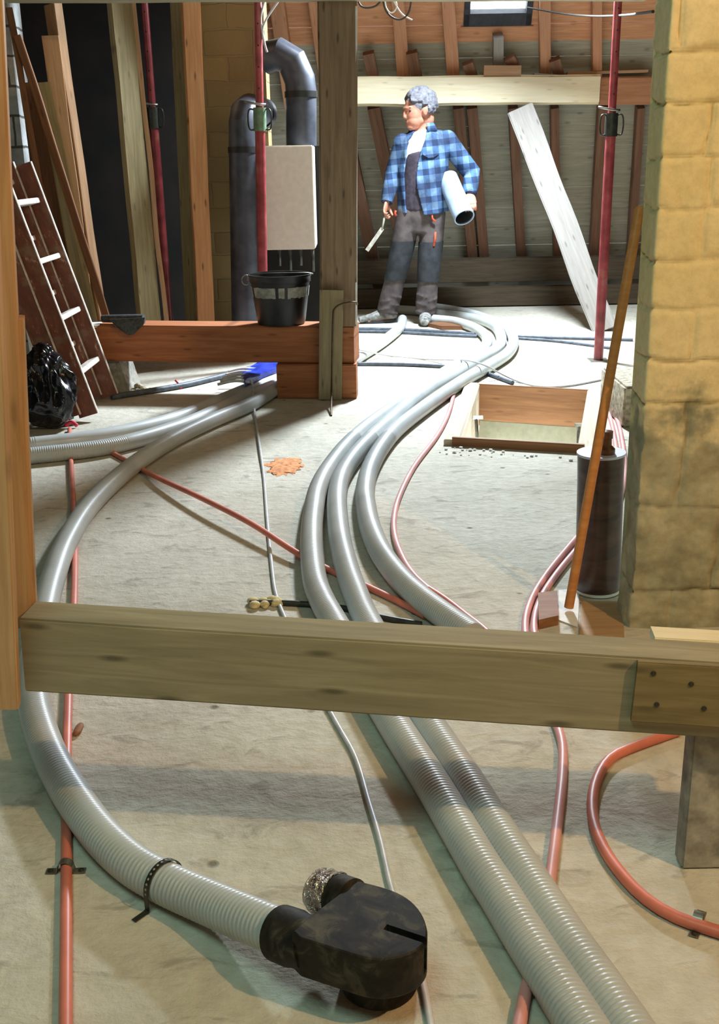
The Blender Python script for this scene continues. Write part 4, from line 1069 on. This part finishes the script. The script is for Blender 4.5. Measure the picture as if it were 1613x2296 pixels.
# ================================================================== THE MAN
YM = 8.57
def S(px, py, dy=0.0): return G(px, py, YM + dy)
man = thing('person', F(925, 732), 'grey-haired person in a blue plaid jacket carrying a tube under one arm', 'person')
K = 300.0
def hand(bm, wrist, dirv, side, curl, sc=1.0, spread=1.0, thumb=1, grip=0.8):
    """palm plus four unequal curled fingers and a thumb; side = across the palm, curl = towards the palm side"""
    d = Vector(dirv).normalized(); s = Vector(side); s = (s - d * s.dot(d)).normalized(); n = Vector(curl); n = (n - d * n.dot(d) - s * n.dot(s)).normalized()
    pw = .043 * sc; L = .09 * sc
    loft(bm, [wrist - d * .03 * sc, wrist, wrist + d * L * .35, wrist + d * L * .8, wrist + d * L * 1.02], [(.028 * sc, .02 * sc), (.029 * sc, .019 * sc), (pw * .92, .017 * sc), (pw, .014 * sc), (pw * .9, .010 * sc)], 16, s)
    for i, (o_, l) in enumerate(((-.75, .070), (-.26, .080), (.24, .075), (.70, .060))):
        p = wrist + d * L * .92 + s * (o_ * pw); pts = [p - d * .015 * sc, p]; a = grip * .35
        for q, fr_ in enumerate((.46, .30, .24)):
            v = d * math.cos(a) + n * math.sin(a) + s * (o_ * .08 * spread); p = p + v.normalized() * l * fr_ * sc; pts.append(p); a += grip
        loft(bm, pts, [.0095 * sc, .0095 * sc, .0088 * sc, .0082 * sc, .0062 * sc], 10, s)
    p = wrist + d * L * .22 + s * (-thumb * pw * .65) + n * .006; v = (d * .55 - s * thumb * .75 + n * .45).normalized()
    q1 = p + v * .036 * sc; q2 = q1 + (d * .8 - s * thumb * .1 + n * .6).normalized() * .032 * sc; q3 = q2 + (d * .8 + s * thumb * .25 + n * .6).normalized() * .024 * sc
    loft(bm, [p - v * .012, p, q1, q2, q3], [.013 * sc, .0145 * sc, .012 * sc, .0105 * sc, .007 * sc], 10, s)

# joints
neck = S(946, 288, .0); hd = S(940, 250, -.02)
shR, elR, wrR = S(903, 322, -.01), S(882, 390, .03), S(868, 452, -.06)
shL, elL, wrL = S(1003, 316, .02), S(1058, 388, .05), S(1054, 436, -.13)
hipR, knR, anR = S(918, 482, .0), S(893, 598, -.02), S(868, 700, .02)
hipL, knL, anL = S(972, 482, .0), S(962, 600, -.06), S(955, 706, -.06)
bm = bmesh.new()
# torso, limbs and neck
loft(bm, [S(945, 500), S(945, 460), S(946, 400), S(948, 340), S(949, 305), S(948, 290)], [(.15, .10), (.155, .105), (.15, .105), (.175, .11), (.15, .085), (.07, .06)], 24)
loft(bm, [S(949, 300), S(946, 278), S(943, 262)], [(.066, .062), (.058, .060), (.055, .06)], 18)
for a, b_, c in ((shR, elR, wrR), (shL, elL, wrL)):
    loft(bm, [a, a.lerp(b_, .5), b_, b_.lerp(c, .4), c], [.055, .048, .040, .040, .027], 16, (0, 1, 0))
for a, b_, c in ((hipR, knR, anR), (hipL, knL, anL)):
    loft(bm, [a, a.lerp(b_, .5), b_, b_.lerp(c, .35), c], [.085, .075, .055, .055, .038], 16)
loft(bm, [anR + Vector((.03, 0, -.03)), anR + Vector((-.10, -.03, -.05)), anR + Vector((-.16, -.05, -.055))], [.035, .035, .025], 12, (0, 1, 0))
loft(bm, [anL + Vector((0, .04, -.03)), anL + Vector((-.01, -.08, -.05)), anL + Vector((-.01, -.15, -.055))], [.035, .035, .025], 12)
# head, in its own axes: f = where the face points, l = towards the camera side, u = up
f_ = Vector((-.94, -.33, -.10)).normalized(); l_ = f_.cross(Vector((0, 0, 1))).normalized()
if l_.y > 0: l_ = -l_
u_ = f_.cross(l_); u_ = u_ if u_.z > 0 else -u_
HR = Matrix(((f_.x, l_.x, u_.x), (f_.y, l_.y, u_.y), (f_.z, l_.z, u_.z))); HS = 1.19
def hp(x, y, z): return hd + (f_ * x + l_ * y + u_ * z) * HS
def he(x, y, z, rx, ry, rz, sub=3): ellipsoid(bm, hp(x, y, z), (rx * HS, ry * HS, rz * HS), HR, sub)
he(-.010, 0, .035, .098, .077, .090); he(.030, 0, .0, .066, .064, .095); he(.038, 0, -.050, .054, .058, .054); he(.060, 0, -.084, .032, .034, .026)
he(.020, 0, -.045, .060, .060, .050); he(.085, 0, .025, .014, .045, .014)
loft(bm, [hp(.086, 0, .022), hp(.098, 0, -.006), hp(.103, 0, -.022), hp(.088, 0, -.034)], [(.010, .012), (.014, .014), (.018, .014), (.015, .009)], 12, l_)
he(.084, 0, -.052, .012, .022, .008); he(.082, 0, -.064, .012, .020, .008)
for s in (-1, 1):
    he(.062, s * .030, -.012, .018, .018, .018); he(.076, s * .034, .032, .012, .02, .007)
    he(-.012, s * .074, .000, .018, .008, .030); he(-.020, s * .080, .008, .012, .006, .022)
for (q, z) in ((-.04, 0),):
    he(-.045, 0, -.045, .05, .052, .07)
# hands
hand(bm, wrR, S(862, 478, -.10) - wrR, (-.3, -1, 0), (1, -.2, 0), 1.0, 1, 1, 1.05)
hand(bm, wrL, S(1058, 470, -.24) - wrL, (1, .1, .1), (-.2, .1, -1), 1.08, 1, 1, .75)
obj('body', fuse(bm, .0055, 2), 'skin', man, smooth=True)
# eyes
for s in (-1, 1):
    bm = bmesh.new(); ellipsoid(bm, hp(.076, s * .040, .010), (.010, .012, .006), HR, 2); obj('eye', bm, 'eye', man, smooth=True)
bm = bmesh.new(); ellipsoid(bm, hp(.0905, 0, -.058), (.006, .019, .0045), HR, 2); obj('mouth', bm, 'lip', man, smooth=True)
# stubble beard
bm = bmesh.new(); ellipsoid(bm, hp(.072, 0, -.089), (.024, .030, .020), HR, 3); ellipsoid(bm, hp(.088, 0, -.044), (.008, .020, .005), HR, 2)
ob = obj('beard', bm, plain('grey_stubble', (150, 116, 104), .9, 0, .2, 60), man, smooth=True)
# hair
bm = bmesh.new(); bmesh.ops.create_icosphere(bm, subdivisions=6, radius=1)
kill = []
for v in bm.verts:
    p = v.co.copy(); hz = p.z; fx = p.x
    n_ = noise.noise(p * 2.5) * .10 + noise.noise(p * 6) * .06 + noise.noise(p * 18) * .02
    keep = (hz > .18 and fx < .75) or (fx < -.12 and hz > -.62) or (fx < .18 and hz > -.05) or hz > .55
    s_ = 1.0 + n_ * .9 if keep else .86
    q = Vector((p.x * .112 * s_ - .013, p.y * .092 * s_, p.z * .106 * s_ + .042))
    v.co = hd + HR @ (q * HS)
obj('hair', bm, 'hair', man, smooth=True)
# t-shirt
bm = bmesh.new(); loft(bm, [S(946, 400), S(947, 350), S(948, 318), S(949, 300), S(948, 292)], [(.165, .118), (.182, .122), (.168, .108), (.12, .09), (.078, .072)], 28)
obj('tshirt', fuse(bm, .008, 3), 'tshirt', man, smooth=True)
# trousers
bm = bmesh.new()
loft(bm, [S(944, 520), S(945, 485), S(945, 445), S(946, 400)], [(.145, .115), (.172, .13), (.168, .128), (.16, .12)], 28)
def leg(a, b_, c, wob):
    pts = [a + Vector((0, 0, .03)), a.lerp(b_, .45), b_, b_.lerp(c, .35), b_.lerp(c, .7), c]
    loft(bm, pts, [(.098, .11), (.094, .10), (.083, .088), (.080, .085), (.084, .086), (.082, .084)], 22)
    for k in range(5):
        p = b_.lerp(c, .62 + .09 * k); ellipsoid(bm, p + Vector((wob * .012 * (-1) ** k, -.01, 0)), (.082, .084, .014), Matrix.Rotation(.25 * (-1) ** k, 3, 'Y'), 2)
leg(hipR, knR, anR + Vector((0, 0, .0)), 1); leg(hipL, knL, anL + Vector((0, 0, .01)), -1)
t_o = obj('trousers', fuse(bm, .010, 3), 'trouser', man, smooth=True)
# bib
bm = bmesh.new(); loft(bm, [S(940, 470, -.01), S(940, 430, -.012), S(940, 380, -.014), S(938, 352, -.016), S(936, 342, -.014)], [(.15, .122), (.145, .122), (.135, .12), (.12, .115), (.11, .11)], 24)
obj('bib', fuse(bm, .009, 2), 'bib', man, smooth=True)
# knee patches
for a, b_, c in ((hipR, knR, anR), (hipL, knL, anL)):
    bm = bmesh.new(); pts = [a.lerp(b_, .50), a.lerp(b_, .75), b_, b_.lerp(c, .28)]; rad = [.0985, .0945, .0905, .0865]
    fr3 = []
    for i, p in enumerate(pts):
        row = []
        for k in range(15):
            an = -math.pi / 2 + (k - 7) * .26
            row.append(bm.verts.new(p + Vector((rad[i] * math.cos(an), (rad[i] + .006) * math.sin(an), 0))))
        fr3.append(row)
    for q, w_ in zip(fr3, fr3[1:]):
        for k in range(14): bm.faces.new((q[k], q[k + 1], w_[k + 1], w_[k]))
    o = obj('knee_patch', bm, 'kneepatch', t_o, smooth=True); o['label'] = 'dark knee patch'
for pts in ([(968, 478), (970, 490), (977, 497)], [(977, 520), (976, 535), (973, 552)], [(888, 472), (886, 478), (889, 484)]):
    bm = bmesh.new(); tube(bm, [S(x, y, -.135) for x, y in pts], (.010, .006) if False else .008, 8); o = obj('trim_strip', bm, 'orange_cloth', t_o, smooth=True); o['label'] = 'orange trim'
# jacket
def jacket():
    bm = bmesh.new()
    #        px   py   a    b    phiR  phiL
    rows = [(949, 292, .088, .085, 12, -44), (950, 300, .135, .105, 6, -40), (951, 314, .186, .128, 0, -42), (950, 335, .196, .140, -7, -44), (949, 360, .194, .146, -13, -48),
            (948, 390, .192, .148, -18, -51), (948, 420, .192, .150, -16, -50), (948, 450, .192, .152, -8, -46), (948, 474, .194, .154, 0, -42)]
    def ring(px, py, a, b_, pr, pl, k):
        c = S(px, py); out = []; n = 40; r0 = R(pr); r1 = R(pl) + 2 * math.pi
        for i in range(n + 1):
            ph = r0 + (r1 - r0) * i / n; w_ = .006 * math.sin(ph * 5 + py * .08) + .005 * math.sin(ph * 9 - py * .05)
            q = c + Vector(((a + w_ + k) * math.sin(ph), -(b_ + w_ + k) * math.cos(ph), 0))
            if py > 440: q.z -= .10 * max(0, math.cos(ph - R(5))) ** 2 * (py - 440) / 34 * .2
            out.append(q)
        return out
    O = [[bm.verts.new(p) for p in ring(*r_, .0)] for r_ in rows]; I = [[bm.verts.new(p) for p in ring(*r_, -.016)] for r_ in rows]
    for G_, flip in ((O, False), (I, True)):
        for a, b_ in zip(G_, G_[1:]):
            for k in range(40):
                f = (a[k], a[k + 1], b_[k + 1], b_[k]); bm.faces.new(f[::-1] if flip else f)
    for k in range(40):
        bm.faces.new((O[0][k], I[0][k], I[0][k + 1], O[0][k + 1])); bm.faces.new((O[-1][k], O[-1][k + 1], I[-1][k + 1], I[-1][k]))
    for i in range(len(rows) - 1):
        bm.faces.new((O[i][0], O[i + 1][0], I[i + 1][0], I[i][0])); bm.faces.new((O[i][40], I[i][40], I[i + 1][40], O[i + 1][40]))
    bmesh.ops.recalc_face_normals(bm, faces=bm.faces)
    def sleeve(a, b_, c, r0):
        pts = [a.lerp(S(950, 318), .30), a, a.lerp(b_, .5), b_, b_.lerp(c, .35), b_.lerp(c, .7), c]
        loft(bm, pts, [r0, r0 + .004, r0 - .004, r0 - .006, r0 - .012, r0 - .016, r0 - .026], 20, (0, 1, 0))
        ellipsoid(bm, a, (r0 + .003, r0 + .006, r0 + .004)); ellipsoid(bm, a.lerp(S(950, 300), .4), (r0 + .01, r0, r0 - .016))
        for k in range(5):
            p = b_.lerp(c, -.1 + .2 * k); d = (c - b_).normalized(); rot = d.to_track_quat('Z', 'Y').to_matrix() @ Matrix.Rotation(.3 * (-1) ** k, 3, 'X')
            ellipsoid(bm, p, (r0 - .006 - .004 * k, r0 - .006 - .004 * k, .013), rot, 2)
    sleeve(shR, elR, wrR, .070); sleeve(shL, elL, wrL, .076)
    j = obj('jacket', fuse(bm, .0065, 2), 'plaid', man, smooth=True)
    # collar
    bm = bmesh.new(); pr = []
    for k in range(17):
        ph = R(16) + (R(-52) + 2 * math.pi - R(16)) * k / 16; c = S(949, 291)
        a = c + Vector((.092 * math.sin(ph), -.088 * math.cos(ph), -.015)); b_ = c + Vector((.082 * math.sin(ph), -.078 * math.cos(ph), .048)); e = c + Vector((.112 * math.sin(ph), -.106 * math.cos(ph), -.012))
        pr.append([bm.verts.new(v) for v in (a, b_, e)])
    for q, w_ in zip(pr, pr[1:]):
        bm.faces.new((q[0], q[1], w_[1], w_[0])); bm.faces.new((q[1], q[2], w_[2], w_[1]))
    o = obj('collar', bm, 'plaid', j, smooth=True); o.modifiers.new('s', 'SOLIDIFY').thickness = .005
    # pocket flap
    bm = bmesh.new(); P = [(948, 342), (960, 339), (972, 338), (985, 340)], [(950, 348), (962, 354), (973, 353), (984, 346)]
    vv = [[bm.verts.new(S(x, y, -.166 + abs(x - 950) * .0012)) for x, y in row] for row in P]
    for k in range(3): bm.faces.new((vv[0][k], vv[1][k], vv[1][k + 1], vv[0][k + 1]))
    o = obj('pocket_flap', bm, 'plaid', j); o.modifiers.new('s', 'SOLIDIFY').thickness = .008
    for w_ in (wrR, wrL):
        e = elR if w_ is wrR else elL; d = (w_ - e).normalized(); bm = bmesh.new(); tube(bm, [w_ - d * .05, w_ + d * .006], [.047, .045], 24); obj('cuff', bm, 'plaid', j, smooth=True, angle=50)
jacket()
# shoes
def shoe(ank, toe_dir, L):
    d = Vector(toe_dir).normalized(); s = d.cross(Vector((0, 0, 1))); b0_ = Vector((ank.x, ank.y, 0))
    bm = bmesh.new()
    loft(bm, [b0_ - d * .075 + Vector((0, 0, .06)), b0_ - d * .05 + Vector((0, 0, .06)), b0_ + Vector((0, 0, .062)), b0_ + d * .07 + Vector((0, 0, .055)), b0_ + d * .13 + Vector((0, 0, .042)), b0_ + d * (L - .07) + Vector((0, 0, .032))],
         [(.03, .035), (.042, .05), (.045, .055), (.048, .045), (.048, .034), (.030, .022)], 20, s)
    loft(bm, [b0_ + Vector((0, 0, .05)), b0_ + Vector((0, 0, .12))], [.05, .048], 18)
    o = obj('shoe', fuse(bm, .006, 2), 'shoe', man, smooth=True)
    bm = bmesh.new(); n = 28; lo, hi = [], []
    for k in range(n):
        a = 2 * math.pi * k / n; x = math.cos(a) * (L / 2 + .01); y = math.sin(a) * (.050 - .008 * math.cos(a))
        p = b0_ + d * (x + L / 2 - .09) + s * y; lo.append(bm.verts.new(p + Vector((0, 0, .002)))); hi.append(bm.verts.new(p + Vector((0, 0, .026))))
    bm.faces.new(lo[::-1]); bm.faces.new(hi)
    for k in range(n): bm.faces.new((lo[k], lo[(k + 1) % n], hi[(k + 1) % n], hi[k]))
    obj('shoe_sole', bm, 'sole', o, smooth=True, angle=40)
shoe(anR, (-1, -.22, 0), .30); shoe(anL, (-.1, -1, 0), .29)
# carried tube
t0, t1 = S(1004, 400, -.02), S(1042, 488, -.30)
bm = bmesh.new(); rings = []
ax = (t1 - t0).normalized(); uu = ax.cross(Vector((0, 1, 0))).normalized(); vv_ = ax.cross(uu); seg = 40
prof = [(t0, .078), (t1, .078), (t1, .070), (t0 + ax * .02, .070)]
for p, r_ in prof: rings.append([bm.verts.new(p + uu * r_ * math.cos(2 * math.pi * k / seg) + vv_ * r_ * math.sin(2 * math.pi * k / seg)) for k in range(seg)])
for a, c in zip(rings, rings[1:]):
    for k in range(seg): bm.faces.new((a[k], a[(k + 1) % seg], c[(k + 1) % seg], c[k]))
bm.faces.new(rings[0][::-1]); bm.faces.new(rings[-1])
ct = tag(obj('pipe_section', bm, 'tube', smooth=True, angle=40), 'pale blue-grey tube section held under the standing person\'s arm', 'pipe')
bm = bmesh.new(); vs = [bm.verts.new(t0 + ax * .04 + uu * .0695 * math.cos(2 * math.pi * k / seg) + vv_ * .0695 * math.sin(2 * math.pi * k / seg)) for k in range(seg)]; v2 = [bm.verts.new(t1 - ax * .01 + uu * .0695 * math.cos(2 * math.pi * k / seg) + vv_ * .0695 * math.sin(2 * math.pi * k / seg)) for k in range(seg)]
for k in range(seg): bm.faces.new((vs[k], vs[(k + 1) % seg], v2[(k + 1) % seg], v2[k]))
bm.faces.new(vs); obj('inner_lining', bm, 'tube_in', ct, smooth=True, angle=40)
# putty knife
pk = thing('putty_knife', S(860, 495, -.14), 'pale putty knife held in the person\'s lowered hand', 'tool')
bm = bmesh.new(); tube(bm, [S(864, 478, -.115), S(861, 494, -.13), S(857, 515, -.14)], [.008, .009, .007], 10); obj('knife_handle', bm, 'trowel', pk, smooth=True)
board('knife_blade', S(858, 512, -.14), S(823, 562, -.17), .030, .003, 'trowel', n=(.2, -1, .2), parent=pk, wob=0)
